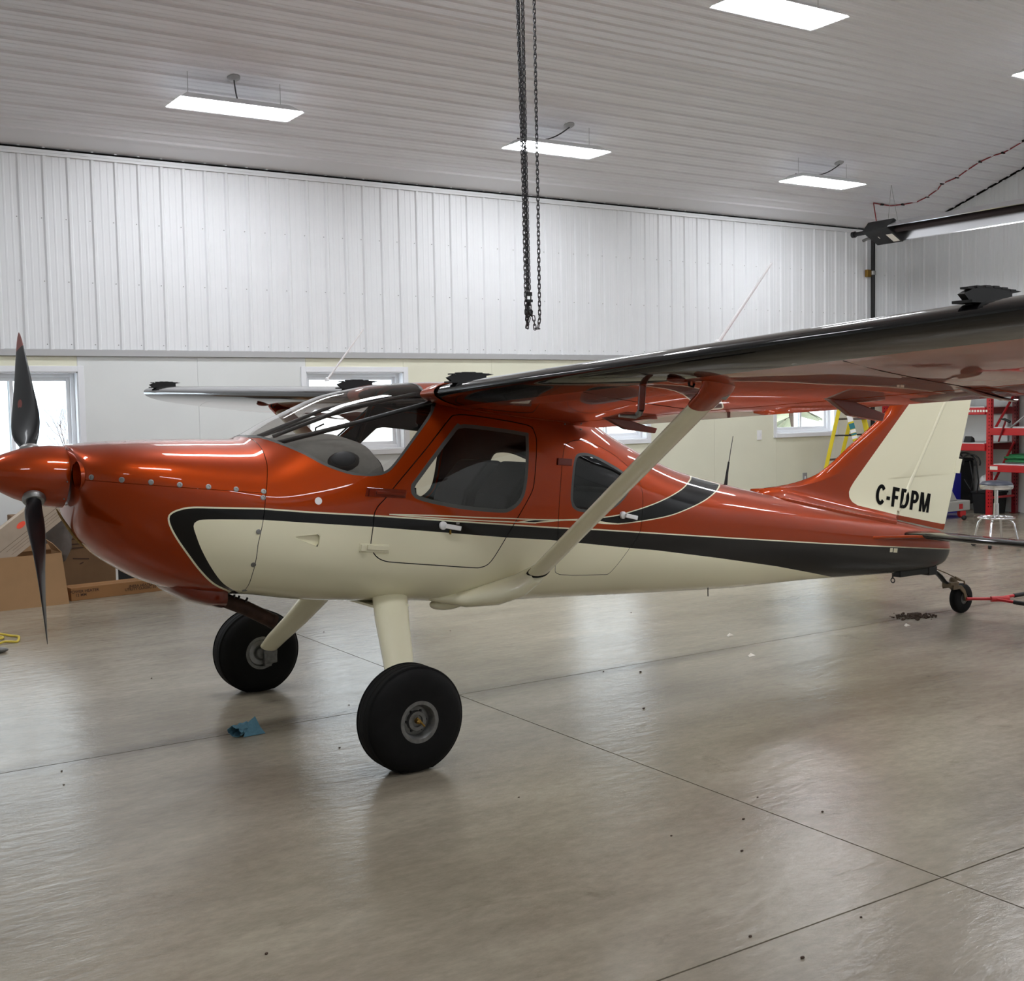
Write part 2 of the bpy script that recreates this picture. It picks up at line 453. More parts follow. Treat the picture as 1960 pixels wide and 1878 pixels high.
t = MB(); t.box((XL, YB-0.026, ZE-0.075), (XR, YB+0.003, ZE-0.022)); t.box((XL, YB-0.032, ZE-0.050), (XR, YB-0.02, ZE-0.044))
t.build('trim_2', M['steelwhite']); tag(bpy.data.objects['trim_2'], 'white metal trim along the top of the back wall', 'trim', kind='structure')
t = MB().box((XL, YB-0.022, ZE-0.021), (XR, YB+0.003, ZE-0.004)).build('trim_3', M['darkgap'])  # dark colour stands in for the shade under the ceiling edge
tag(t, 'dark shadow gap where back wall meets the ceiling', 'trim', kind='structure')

# right wall: ribbed sheets to the slope, plywood below
wr = MB().prism([(XR+0.014, YF-0.3, -0.1), (XR+0.014, YB+0.2, -0.1), (XR+0.014, YB+0.2, ZE), (XR+0.014, YBRK, ZTOP+0.1), (XR+0.014, YF-0.3, ZTOP+0.1)], (0.2, 0, 0)).build('wall_right', M['ply'])
tag(wr, 'right end wall with white ribbed sheets above plywood', 'wall', kind='structure')
yy = YB
k = 0
while yy > YF:
    y1 = max(yy-1.22, YF); MB().box((XR, y1+0.0012, 0), (XR+0.013, yy-0.0012, PLYTOP)).build('plywood_sheet', M['ply'], wr); yy = y1
yy = YB-0.06
while yy > YF:
    w4 = min(4, max(1, int((yy-YF)/P9)))
    top = ceil_z(yy-4*P9)+0.05
    place('ribbed_sheet', rib_mesh('ribbed_sheet', w4, P9, top-SHEETBOT, M['steelwhite'], 0.019), wr, (XR+0.004, yy, SHEETBOT), (0, -1, 0), (-1, 0, 0), (0, 0, 1))
    yy -= 4*P9
t = MB().box((XR-0.03, YF, PLYTOP), (XR+0.012, YB, SHEETBOT+0.006)).build('trim_4', M['flash'])
tag(t, 'grey metal flashing along the right wall above the plywood', 'trim', kind='structure')
t = MB().prism([(XR-0.03, YB, ZE-0.022), (XR-0.03, YBRK, ZTOP-0.022), (XR-0.03, YF, ZTOP-0.022), (XR-0.03, YF, ZTOP-0.004), (XR-0.03, YBRK, ZTOP-0.004), (XR-0.03, YB, ZE-0.004)], (0.033, 0, 0)).build('trim_5', M['darkgap'])  # solid strip, shade of the wall joint put into its colour
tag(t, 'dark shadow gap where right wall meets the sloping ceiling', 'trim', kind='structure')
t = MB().box((XR-0.05, YB-0.05, SHEETBOT), (XR+0.003, YB+0.003, ZE-0.02)).build('trim_6', M['steelwhite'])
tag(t, 'white corner trim between back wall and right wall', 'trim', kind='structure')

# left and front walls (behind the picture's edge)
t = MB().prism([(XL-0.2, YF-0.3, -0.1), (XL-0.2, YB+0.2, -0.1), (XL-0.2, YB+0.2, ZE), (XL-0.2, YBRK, ZTOP+0.1), (XL-0.2, YF-0.3, ZTOP+0.1)], (0.2, 0, 0)).build('wall_left', M['ply'])
tag(t, 'plain white left end wall of the hangar', 'wall', kind='structure')
t = MB().box((XL-0.3, YF-0.3, -0.1), (XR+0.3, YF, ZTOP+0.1)).build('wall_front', M['ply'])
tag(t, 'plain white front wall of the hangar', 'wall', kind='structure')

# ceiling: ribbed sheets running parallel to the back wall, first on the slope, then level
PC = 0.192
cosk = 1/math.hypot(1, KS); sink = KS*cosk
cl = MB().prism([(XL-0.3, YB+0.2, ZE-KS*0.2+0.05), (XL-0.3, YBRK, ZTOP+0.05), (XL-0.3, YF-0.3, ZTOP+0.05), (XL-0.3, YF-0.3, ZTOP+0.2), (XL-0.3, YBRK, ZTOP+0.2), (XL-0.3, YB+0.2, ZE+0.15)], (XR-XL+0.6, 0, 0)).build('ceiling', M['ceilsteel'])
tag(cl, 'white ribbed steel ceiling sloping up from the back wall', 'ceiling', kind='structure')
slope_len = (YB-YBRK)/cosk
me4 = rib_mesh('ceiling_sheet', 4, PC, XR-XL+0.2, M['ceilsteel'], 0.017)
s = 0.327-PC*4
while s < slope_len:
    n = min(4, int(math.ceil((slope_len-s)/PC)))
    me = me4 if n == 4 else rib_mesh('ceiling_sheet', n, PC, XR-XL+0.2, M['ceilsteel'], 0.017)
    if s < 0:      # the sheet cut along the wall
        MB().prism([(XL-0.1, YB+0.01, ZE-0.003), (XL-0.1, YB-(0.327-0.025)*cosk, ZE+(0.327-0.025)*sink)], (XR-XL+0.2, 0, 0))
        q = MB(); q.add([(XL-0.1, YB+0.01, ZE-0.003), (XR+0.1, YB+0.01, ZE-0.003), (XR+0.1, YB-0.302*cosk, ZE+0.302*sink), (XL-0.1, YB-0.302*cosk, ZE+0.302*sink)], [(0, 1, 2, 3)])
        q.build('ceiling_sheet', M['ceilsteel'], cl)
    else:
        place('ceiling_sheet', me, cl, (XL-0.1, YB-s*cosk, ZE+s*sink), (0, -cosk, sink), (0, -sink, -cosk), (1, 0, 0))
    s += 4*PC
yy = YBRK
while yy > YF:
    place('ceiling_sheet', me4, cl, (XL-0.1, yy, ZTOP), (0, -1, 0), (0, 0, -1), (1, 0, 0)); yy -= 4*PC

# windows
WLAB = ['white framed sliding window left of the picture', 'white framed sliding window behind the propeller', 'white framed sliding window behind the windshield',
        'white framed window seen under the near wing root behind the strut', 'white framed window behind the yellow stepladder']
for i, (a, b) in enumerate(WIN):
    w = thing('window_%d' % (i+1), WLAB[i], 'window', (a, YB, WZ0), kind='structure')
    q = MB(); c = 0.058
    q.box((a-c, YB-0.014, WZ0-c), (a, YB, WZ1+c)); q.box((b, YB-0.014, WZ0-c), (b+c, YB, WZ1+c))
    q.box((a, YB-0.014, WZ1), (b, YB, WZ1+c)); q.box((a-0.02, YB-0.03, WZ0-c), (b+0.02, YB, WZ0))
    q.build('casing', M['vinyl'], w, bevel=0.002)
    q = MB(); j0, j1 = YB, YB+0.19
    q.box((a, j0, WZ0), (a+0.012, j1, WZ1)); q.box((b-0.012, j0, WZ0), (b, j1, WZ1)); q.box((a, j0, WZ0), (b, j1, WZ0+0.012)); q.box((a, j0, WZ1-0.012), (b, j1, WZ1))
    q.build('jamb', M['vinyl'], w)
    q = MB(); f0, f1 = YB+0.10, YB+0.18; f = 0.05
    q.box((a+0.012, f0, WZ0+0.012), (a+f, f1, WZ1-0.012)); q.box((b-f, f0, WZ0+0.012), (b-0.012, f1, WZ1-0.012))
    q.box((a+f, f0, WZ0+0.012), (b-f, f1, WZ0+f)); q.box((a+f, f0, WZ1-f), (b-f, f1, WZ1-0.012))
    q.build('window_frame', M['vinyl'], w, bevel=0.003)
    mid = (a+b)/2
    for (s0, s1, yo) in ((a+f, mid+0.025, 0.125), (mid-0.025, b-f, 0.150)):
        q = MB(); r = 0.036; ya, yb = YB+yo-0.012, YB+yo+0.012; z0, z1 = WZ0+f, WZ1-f
        q.box((s0, ya, z0), (s0+r, yb, z1)); q.box((s1-r, ya, z0), (s1, yb, z1)); q.box((s0+r, ya, z0), (s1-r, yb, z0+r)); q.box((s0+r, ya, z1-r), (s1-r, yb, z1))
        sash = q.build('sash', M['vinyl'], w, bevel=0.002)
        MB().box((s0+r, YB+yo-0.002, z0+r), (s1-r, YB+yo+0.002, z1-r)).build('pane', M['pane'], sash)

# outside: snow, trees, a far shed, seen overexposed through the panes
t = MB().box((-40, YB+0.25, -0.5), (60, 70, -0.25)).build('snow_ground', M['snow'])
tag(t, 'flat white snow outside the windows', 'ground', kind='structure')
def conifer(x, y, h, r, label):
    t = thing('conifer', label, 'tree', (x, y, -0.25), 'conifers outside the windows')
    MB().tube([(x, y, -0.25), (x, y, h*0.9)], [0.14, 0.03], 8).build('trunk', M['bark'], t)
    q = MB(); rnd = random.Random(int(x*10))
    for k in range(15):
        f = k/14.0; z = 0.5 + f*(h-0.6); rr = r*(1-f)**0.8 + 0.12
        nb = 6 if f < 0.8 else 4
        for j in range(nb):
            a = rnd.random()*2*PI; l = rr*rnd.uniform(0.7, 1.1)
            c, s_ = math.cos(a), math.sin(a); wd = 0.10+0.12*(1-f)
            tip = (x+c*l, y+s_*l, z-0.28*l)
            q.add([(x, y, z+0.12), (x+c*l*0.6-s_*wd, y+s_*l*0.6+c*wd, z-0.05-0.15*l), tip, (x+c*l*0.6+s_*wd, y+s_*l*0.6-c*wd, z-0.05-0.15*l)], [(0, 1, 2), (0, 2, 3)])
    q.build('foliage', M['needles'], t)
conifer(21.5, 20.5, 5.5, 1.6, 'bushy green conifer outside the window behind the stepladder')
conifer(18.5, 25.0, 5.0, 1.5, 'smaller conifer outside, seen past the strut through a window')
t = thing('bare_tree', 'leafless shrub with thin branches outside the window behind the propeller', 'tree', (4.15, 17.2, -0.25))
rnd = random.Random(5); q = MB()
def branch(p, d, l, r, n):
    e_ = p + d*l
    q.tube([p, (p+e_)/2+Vector((rnd.uniform(-.04, .04), 0, rnd.uniform(-.04, .04))), e_], [r, r*0.8, r*0.55], 5)
    if n > 0:
        for _ in range(3):
            dd = (d + Vector((rnd.uniform(-.9, .9), rnd.uniform(-.5, .5), rnd.uniform(-.25, .55)))).normalized()
            branch(p+d*l*rnd.uniform(.45, 1), dd, l*rnd.uniform(.5, .75), r*0.5, n-1)
branch(Vector((4.15, 17.2, -0.25)), Vector((-0.15, 0, 1)).normalized(), 1.2, 0.03, 4)
q.build('branches', M['bark'], t)
t = thing('shed', 'pale low shed standing in the snow beyond the left windows', 'shed', (3.0, 40, -0.25))
MB().box((-6, 40, -0.25), (12, 46, 1.9)).build('wall', M['siding'], t)
MB().prism([(-6.3, 39.6, 1.9), (-6.3, 46.4, 1.9), (-6.3, 43, 2.6)], (18.6, 0, 0)).build('roof', M['snow'], t)

# ------------------------------------------------------------------ fluorescent fittings
def fitting(x, y, z, label, canopy=None, drop=None):
    """long lamp along X hung from the ceiling; x, y, z: middle of its lower face"""
    L_, W_ = 1.19, 0.43
    t = thing('ceiling_light', label, 'lamp', (x, y, z), 'fluorescent ceiling lights')
    q = MB()
    a, b = L_/2, W_/2; a2, b2 = a-0.10, b-0.10; h1 = 0.075
    o_ = [(x-a, y-b, z), (x+a, y-b, z), (x+a, y+b, z), (x-a, y+b, z)]
    u_ = [(x-a2, y-b2, z+h1), (x+a2, y-b2, z+h1), (x+a2, y+b2, z+h1), (x-a2, y+b2, z+h1)]
    q.add(o_+u_, [(0, 1, 5, 4), (1, 2, 6, 5), (2, 3, 7, 6), (3, 0, 4, 7), (4, 5, 6, 7)])
    q.build('housing', M['housing'], t)
    MB().box((x-a+0.012, y-b+0.012, z+0.004), (x+a-0.012, y+b-0.012, z+0.010)).build('diffuser', M['lampface'], t)
    for sx in (-1, 1):
        p = Vector((x+sx*(a2-0.05), y, z+h1)); top = Vector((p.x, y, ceil_z(y)-0.002))
        MB().tube([p, top], 0.0025, 5).build('hanger_wire', M['flash'], t)
    if canopy is not None:
        c = Vector(canopy)
        nrm = Vector((0, -sink, -cosk)) if c.y > YBRK else Vector((0, 0, -1))
        MB().lathe([(-0.002, 0.0), (-0.002, 0.062), (0.012, 0.060), (0.026, 0.040), (0.030, 0.0)], c, nrm, 20).build('ceiling_box', M['flash'], t, smooth=True)
        p0 = c + nrm*0.03
        p3 = Vector((x+drop, y, z+h1))
        pts = []
        for k in range(13):
            f = k/12.0; p = p0.lerp(p3, f); p.z -= 0.10*math.sin(PI*f)*(1-f*0.5); pts.append(p)
        MB().tube(pts, 0.007, 6).build('power_cable', M['cable'], t)
c1, c2, c3 = on_ceiling(447, 148), on_ceiling(1089, 239), on_ceiling(1606, 311)
def fitpos(px, py, Y):
    return on_y(px, py, Y)
p1 = on_y(451, 210.5, 10.75); p2 = on_y(1066, 288, 10.75); p3 = on_y(1575, 351, 10.75)
fitting(p1.x, p1.y, p1.z, 'leftmost lit fluorescent light on the ceiling with a straight cable', c1, 0.05)
fitting(p2.x, p2.y, p2.z, 'lit fluorescent light on the ceiling behind the hanging chains', c2, -0.52)
fitting(p3.x, p3.y, p3.z, 'lit fluorescent light on the ceiling next to the tube heater', c3, -0.50)
fitting(7.40, 7.14, 4.87, 'large lit fluorescent light at the top edge of the picture')
fitting(11.45, 7.14, 4.87, 'lit fluorescent light cut off by the right edge of the picture')
ROWS = {10.75: 'first row', 7.14: 'second row', 3.3: 'third row', -0.6: 'row above the viewer', -3.6: 'row behind the viewer'}
ORD = ['leftmost', 'second', 'third', 'fourth', 'fifth']
for y, lx in ((10.75, (-0.6,)), (7.14, (-0.6, 3.4)), (3.3, (2.0, 5.2, 8.4, 11.4, 14.2)), (-0.6, (-1.4, 2.4, 6.4, 10.4, 14.0)), (-3.6, (5.0, 10.5))):  # unseen fittings added; front rows spaced to brighten fuselage side and tail
    for k, x in enumerate(lx):
        fitting(x, y, 4.45 if y > 9 else 4.87, 'fluorescent ceiling light outside the picture, %s in the %s' % (ORD[k], ROWS[y]))

# ================================================================== THE AIRPLANE
YC = 5.71                                 # centre plane of the fuselage, parallel to the back wall
plane = thing('airplane', 'orange, black and cream single engine taildragger airplane on big black tyres', 'airplane', (2.515, YC, 0))

def pchip(xs, ys, x):
    xs = np.asarray(xs, float); ys = np.asarray(ys, float); x = np.clip(np.asarray(x, float), xs[0], xs[-1])
    h = np.diff(xs); d = np.diff(ys)/h
    mm = np.zeros_like(ys); mm[0] = d[0]; mm[-1] = d[-1]
    for i in range(1, len(xs)-1):
        if d[i-1]*d[i] > 0:
            w1 = 2*h[i]+h[i-1]; w2 = h[i]+2*h[i-1]; mm[i] = (w1+w2)/(w1/d[i-1]+w2/d[i])
    k = np.clip(np.searchsorted(xs, x, side='right')-1, 0, len(xs)-2)
    t = (x-xs[k])/h[k]
    return ys[k]*(1+2*t)*(1-t)**2+h[k]*mm[k]*t*(1-t)**2+ys[k+1]*t*t*(3-2*t)+h[k]*mm[k+1]*t*t*(t-1)
# fuselage sections: station, half width, top, bottom, height of greatest width, exponents of the upper and lower half
SX = [1.255, 1.262, 1.285, 1.33, 1.36, 1.45, 1.60, 1.80, 2.05, 2.30, 2.60, 2.90, 3.20, 3.60, 4.00, 4.40, 4.90, 5.40, 6.00, 6.50, 7.00, 7.40, 7.60, 7.66, 7.70]
SW = [.135, .24, .30, .342, .362, .405, .442, .468, .492, .512, .526, .528, .515, .478, .44, .40, .35, .285, .212, .16, .113, .085, .062, .045, .015]
ZT = [1.512, 1.517, 1.52, 1.524, 1.527, 1.531, 1.533, 1.53, 1.523, 1.626, 1.742, 1.788, 1.80, 1.79, 1.67, 1.46, 1.248, 1.119, .99, .885, .79, .70, .655, .61, .56]
ZB = [1.24, 1.165, 1.095, 1.045, 1.01, .939, .85, .784, .754, .707, .671, .639, .602, .566, .536, .507, .473, .444, .43, .411, .389, .379, .405, .44, .50]
ZM = [1.378, 1.375, 1.37, 1.365, 1.36, 1.34, 1.30, 1.24, 1.17, 1.12, 1.08, 1.06, 1.05, 1.04, 1.02, .98, .93, .87, .78, .70, .62, .56, .53, .53, .53]
NT = [2, 2.1, 2.2, 2.3, 2.35, 2.45, 2.5, 2.4, 2.3, 2.2, 2.25, 2.5, 3.1, 3.3, 2.7, 2.3, 2.1, 2.1, 2.1, 2.1, 2.1, 2.1, 2, 2, 2]
NB = [2, 2, 2, 2.05, 2.1, 2.2, 2.3, 2.5, 2.8, 3, 3.2, 3.2, 3.2, 3.1, 2.9, 2.7, 2.5, 2.4, 2.3, 2.3, 2.3, 2.3, 2.2, 2.1, 2]
def sec(x):
    return [pchip(SX, a, x) for a in (ZT, ZB, SW, ZM, NT, NB)]
def half(x, z):
    zt, zb, w, zm, nt, nb = sec(x)
    n = np.where(z >= zm, nt, nb); hh = np.where(z >= zm, zt-zm, zm-zb)
    return w*np.clip(1-np.clip(np.abs((z-zm)/hh), 0, .999)**n, 0, 1)**(1/n)
def surf(px, py):
    """measured point of the photographed side laid onto the port side of the fuselage"""
    y = YC-0.5
    for _ in range(40):
        p = on_y(px, py, y); y = 0.5*y + 0.5*(YC-float(half(p.x, p.z)))
    return p
def surf_xz(pts):
    return [(p.x, p.z) for p in (surf(*q) for q in pts)]
def side_pt(x, z, sg=-1, off=0.0):
    """point and outward normal of the skin at station x, height z"""
    def P(a, b): return Vector((a, YC+sg*float(half(a, b)), b))
    e_ = 0.004; p = P(x, z)
    n = (P(x+e_, z)-P(x-e_, z)).cross(P(x, z+e_)-P(x, z-e_)).normalized()
    if n.y*sg < 0: n = -n
    return p+n*off, n
def sdf(poly, X, Z):
    """signed distance to a closed outline in the side view, negative inside"""
    P = np.asarray(poly, float); Q = np.roll(P, -1, 0)
    d = np.full(X.shape, 1e9); inside = np.zeros(X.shape, bool)
    for (ax, az), (bx, bz) in zip(P, Q):
        ex, ez = bx-ax, bz-az; L2 = ex*ex+ez*ez+1e-12
        t = np.clip(((X-ax)*ex+(Z-az)*ez)/L2, 0, 1)
        d = np.minimum(d, np.hypot(X-ax-t*ex, Z-az-t*ez))
        c = (az > Z) != (bz > Z)
        with np.errstate(divide='ignore', invalid='ignore'):
            inside ^= c & (X < (bx-ax)*(Z-az)/(bz-az+1e-15)+ax)
    return np.where(inside, -d, d)
def smooth(pts, n=6, closed=True):
    """Catmull-Rom through the measured points"""
    P = [np.array(p, float) for p in pts]; N = len(P); out = []
    for i in range(N if closed else N-1):
        if closed: p0, p1, p2, p3 = P[i-1], P[i], P[(i+1) % N], P[(i+2) % N]
        else: p0, p1, p2, p3 = P[max(i-1, 0)], P[i], P[i+1], P[min(i+2, N-1)]
        for k in range(n):
            t = k/n
            out.append(tuple(0.5*((2*p1)+(-p0+p2)*t+(2*p0-5*p1+4*p2-p3)*t*t+(-p0+3*p1-3*p2+p3)*t**3)))
    if not closed: out.append(tuple(P[-1]))
    return out

# --- outlines measured on the photographed side
SEAM = surf_xz([(484, 842), (502, 861), (511, 888), (511, 919), (508, 955), (503, 1001), (494, 1041), (482, 1102), (470, 1128)])
COWLSPLIT = surf_xz([(160, 918.5), (240, 925), (330, 932), (430, 939), (509, 944)])
OUT_NOSE = surf_xz(smooth([(500, 973.8), (415, 972), (367, 971.6), (345, 975.4), (329, 982), (322.7, 991), (326, 1007), (338.7, 1031), (361, 1063), (383, 1092), (409, 1117.6), (441, 1133)], 4, False))
OUT_TOP = surf_xz([(1817, 1051), (1686, 1045.7), (1571, 1040), (1400, 1030), (1225, 1019), (1146, 1014), (1069, 1010.6), (950, 1003), (787, 992), (713, 987), (600, 981)])
LOWER = [(8.5, OUT_TOP[0][1])] + OUT_TOP + OUT_NOSE + [(OUT_NOSE[-1][0]+0.02, 0.0), (8.5, 0.0)]
CR_NOSE = surf_xz(smooth([(500, 995), (399, 994.6), (377, 997.8), (370.6, 1007), (375.4, 1025), (386.6, 1053.7), (405.8, 1088.8), (428, 1117.6), (457, 1135)], 4, False))
CR_TOP = surf_xz([(1594, 1105), (1550, 1096), (1486, 1084), (1378.5, 1068.7), (1256, 1053.4), (1204, 1049), (1121, 1040.6), (1050, 1033.5), (970, 1029), (817, 1016.7), (713, 1008.4), (600, 1001.5)])
CREAMZ = CR_TOP + CR_NOSE + [(CR_NOSE[-1][0]+0.02, 0.0), (CR_TOP[0][0]+0.12, 0.0)]
SWOOSH = surf_xz(smooth([(950, 992.0), (1026, 994.7), (1097, 994.7), (1170, 988.5), (1216, 977), (1256, 963), (1287, 948), (1308, 934), (1319, 921)], 4, False)) \
    + surf_xz([(1321, 911), (1350, 919.5), (1377, 927)]) + surf_xz(smooth([(1376, 932), (1369, 942), (1348, 958.5), (1317, 974), (1280, 987.6), (1225, 998), (1170, 1004), (1103, 1004.5), (1026, 1001), (950, 998.0)], 4, False))
WS_EDGE = surf_xz(smooth([(482, 838.5), (502, 839.5), (542, 853), (581.6, 870), (621, 891), (664, 906.5), (695, 911), (719, 911), (741, 905), (759, 888), (793, 842), (823.4, 799), (832.6, 775), (826.5, 759.6), (811, 747), (806.6, 740)], 4, False))
WSHIELD = WS_EDGE + [(WS_EDGE[-1][0]+0.02, 3.0), (1.2, 3.0), (1.2, 1.545), (WS_EDGE[0][0]-0.03, 1.545)]
DOOR = surf_xz(smooth([(709.6, 1041), (714, 1010.6), (716, 986), (722.4, 970.8), (737.7, 954), (756, 931), (817, 857.5), (860, 802.4), (872.4, 794.5), (909, 796), (1007, 813), (1022.4, 827), (1027, 851), (1022.4, 925), (1013, 952), (988.7, 995), (967, 1032), (939.7, 1075), (921, 1086), (900, 1086.5), (850, 1083.2), (800, 1079.8), (760, 1077), (738, 1074.5), (722, 1067), (712.5, 1054)], 3))
DOORWIN = surf_xz(smooth([(878.5, 813.5), (903, 813), (1001, 827), (1011.7, 839), (1010, 912.6), (1001, 955.5), (979.5, 977), (955, 981.5), (878.5, 974), (811, 960), (789.8, 949), (786.7, 931), (796, 915.7), (869, 818)], 3))
RDOOR = surf_xz(smooth([(1063, 1085), (1066, 1050), (1068, 1016.7), (1071, 955.5), (1078.6, 863.7), (1087.7, 847.5), (1109, 842.5), (1140, 851), (1182.6, 876), (1218, 911), (1229, 940), (1230, 971), (1225.5, 1017), (1207, 1047), (1170, 1094), (1150, 1100), (1072, 1100)], 3))
REARWIN = surf_xz(smooth([(1094, 925), (1100, 877), (1112, 867), (1133.6, 869.8), (1164, 885), (1189, 900), (1207, 915), (1209, 930), (1195, 955), (1170, 976), (1140, 982), (1112, 980), (1100, 975), (1092.5, 962)], 3))
VENT = surf_xz([(554, 1028.6), (613, 1022), (610, 1048), (585, 1038)])

# --- skin grid
def skin_grid(xs, nth):
    th = np.linspace(0, 2*PI, nth, endpoint=False)
    zt, zb, w, zm, nt, nb = [a[:, None] for a in sec(xs)]
    c, s_ = np.cos(th)[None, :], np.sin(th)[None, :]
    n = np.where(c >= 0, nt, nb); hh = np.where(c >= 0, zt-zm, zm-zb)
    Y = w*np.sign(s_)*np.abs(s_)**(2/n); Z = zm+hh*np.sign(c)*np.abs(c)**(2/n)
    X = np.broadcast_to(xs[:, None], Y.shape)
    Pm = np.stack([X, Y, Z], -1)
    du = np.gradient(Pm, axis=0); dv = np.roll(Pm, -1, 1)-np.roll(Pm, 1, 1)
    N = np.cross(du, dv); ln = np.linalg.norm(N, axis=-1, keepdims=True); N = N/np.maximum(ln, 1e-9)
    mid = np.stack([X, 0*Y, np.broadcast_to(zm, Y.shape)], -1)
    sg = np.sign((N*(Pm-mid)).sum(-1, keepdims=True)); N = N*np.where(sg == 0, 1, sg)
    Pm = Pm + np.array([0, YC, 0])
    i = np.arange(len(xs)-1)[:, None]*nth; j = np.arange(nth)[None, :]
    q = np.stack([i+j, i+(j+1) % nth, i+nth+(j+1) % nth, i+nth+j], -1).reshape(-1, 4)
    return Pm.reshape(-1, 3), N.reshape(-1, 3), [tuple(int(v) for v in f) for f in q]
class Skin:
    """vertices with fields; split(field, level) cuts the faces along a level line"""
    def __init__(s, cols): s.rows = [list(r) for r in cols]
    def split(s, faces, col, lev=0.0):
        neg, pos, cache = [], [], {}
        R = s.rows
        for f in faces:
            vals = [R[i][col]-lev for i in f]
            mx, mn = max(vals), min(vals)
            if mx <= 0: neg.append(f); continue
            if mn >= 0: pos.append(f); continue
            a, b = [], []
            n = len(f)
            for k in range(n):
                i, j = f[k], f[(k+1) % n]; vi, vj = vals[k], vals[(k+1) % n]
                if vi <= 0: a.append(i)
                if vi >= 0: b.append(i)
                if (vi < 0 < vj) or (vj < 0 < vi):
                    key = (i, j) if i < j else (j, i)
                    w = cache.get(key)
                    if w is None:
                        t = vi/(vi-vj); ri, rj = R[i], R[j]
                        R.append([p+(q-p)*t for p, q in zip(ri, rj)]); w = len(R)-1; cache[key] = w
                    a.append(w); b.append(w)
            if len(a) >= 3: neg.append(tuple(a))
            if len(b) >= 3: pos.append(tuple(b))
        return neg, pos
    def side(s, faces, sg):
        return [f for f in faces if (sum(s.rows[i][1] for i in f)/len(f)-YC)*sg > 0]
    def build(s, name, faces, mt, parent, offset=0.0, attrs=True, disp=None):
        idx = {}; vs = []; ns = []; at = [[], [], []]; fs = []
        off = _origin(parent)
        for f in faces:
            g = []
            for i in f:
                k = idx.get(i)
                if k is None:
                    k = len(vs); idx[i] = k; r = s.rows[i]
                    o_ = offset + (disp(r) if disp else 0.0)
                    vs.append((r[0]+r[3]*o_-off.x, r[1]+r[4]*o_-off.y, r[2]+r[5]*o_-off.z))
                    l = math.sqrt(r[3]**2+r[4]**2+r[5]**2) or 1; ns.append((r[3]/l, r[4]/l, r[5]/l))
                    for q in range(3): at[q].append(r[6+q])
                g.append(k)
            fs.append(g)
        me = bpy.data.meshes.new(name); me.from_pydata(vs, [], fs); me.materials.append(mt)
        # faces outward
        if fs:
            c = me.polygons[0]; me.update()
            flip = sum(1 for p in list(me.polygons)[::max(1, len(fs)//50)] if Vector(ns[p.vertices[0]]).dot(p.normal) < 0) > min(25, len(fs)//2)
            if flip: me.flip_normals()
        if attrs:
            for nm, a in zip(('zone_lower', 'zone_cream', 'zone_swoosh'), at):
                d = me.attributes.new(nm, 'FLOAT', 'POINT'); d.data.foreach_set('value', np.array(a, np.float32))
        me.shade_smooth()
        if disp is None: me.normals_split_custom_set_from_vertices(ns)
        o = bpy.data.objects.new(name, me); COL.objects.link(o); o.parent = parent; ORG[o.name] = off
        return o

xs = np.concatenate([[1.255, 1.2575, 1.262, 1.267, 1.275, 1.285, 1.296, 1.308], np.arange(1.32, 4.6, 0.0125), np.arange(4.6, 7.6, 0.02), [7.6, 7.62, 7.64, 7.66, 7.68, 7.69, 7.70]])
Pm, Nm, quads = skin_grid(xs, 208)
X, Z = Pm[:, 0], Pm[:, 2]; AY = np.abs(Pm[:, 1]-YC)
sz = sorted((z, x) for x, z in SEAM)
seam_x = np.interp(Z, [a for a, _ in sz], [b for _, b in sz])
split_z = np.interp(X, [a for a, _ in COWLSPLIT], [b for _, b in COWLSPLIT])
intake = np.where(X < 1.42, (((AY-0.215)/0.074)**2+((Z-1.385)/0.064)**2-1)*0.05, 1.0)
fields = [sdf(LOWER, X, Z), sdf(CREAMZ, X, Z), sdf(SWOOSH, X, Z),            # 6, 7, 8 paint
          X-seam_x, Z-split_z, intake,                                       # 9, 10, 11
          sdf(WSHIELD, X, Z), sdf(DOOR, X, Z), sdf(DOORWIN, X, Z), sdf(RDOOR, X, Z), sdf(REARWIN, X, Z), sdf(VENT, X, Z)]   # 12..17
S = Skin(np.column_stack([Pm, Nm] + fields))
cowl, rest = S.split(quads, 9, -0.0015)
_, rest = S.split(rest, 9, 0.0015)
_, cowl = S.split(cowl, 11, 0.0)
clow, cup = S.split(cowl, 10, -0.001)
_, cup = S.split(cup, 10, 0.001)
cowling = S.build('cowling', cup, M['paint'], plane)
cow_low = S.build('lower_cowling', clow, M['paint'], plane)
ws, body = S.split(rest, 12, 0.0)
wglass, wseal = S.split(ws, 12, -0.012)
shield = S.build('windshield', wglass, M['acrylic'], plane, attrs=False)
S.build('windshield_seal', wseal, M['seal'], shield, offset=0.001, attrs=False)
door, body = S.split(body, 13, 0.0025); door, _ = S.split(door, 13, -0.0025)
dwin, dpan = S.split(door, 14, 0.0); dgl, dse = S.split(dwin, 14, -0.02)
rdoor, body = S.split(body, 15, 0.0015); rdoor, _ = S.split(rdoor, 15, -0.0015)
rwin, rpan = S.split(rdoor, 16, 0.0); rgl, rse = S.split(rwin, 16, -0.016)
vent, body = S.split(body, 17, 0.0)
vent_p = S.side(vent, -1); vent_s = S.side(vent, 1)
fus = S.build('fuselage', body + vent_s, M['paint'], plane)
vx0, vx1 = min(p[0] for p in VENT), max(p[0] for p in VENT)
S.build('air_vent', vent_p, M['cream'], fus, attrs=False, disp=lambda r: -0.017*max(0.0, (r[0]-vx0)/(vx1-vx0)))
q = MB(); rim_ = []
for (xa, za), (xb, zb2) in zip(VENT, VENT[1:]+VENT[:1]):
    for k in range(6): rim_.append((xa+(xb-xa)*k/6, za+(zb2-za)*k/6))
ring_ = [side_pt(x, z) for x, z in rim_]; n = len(ring_)
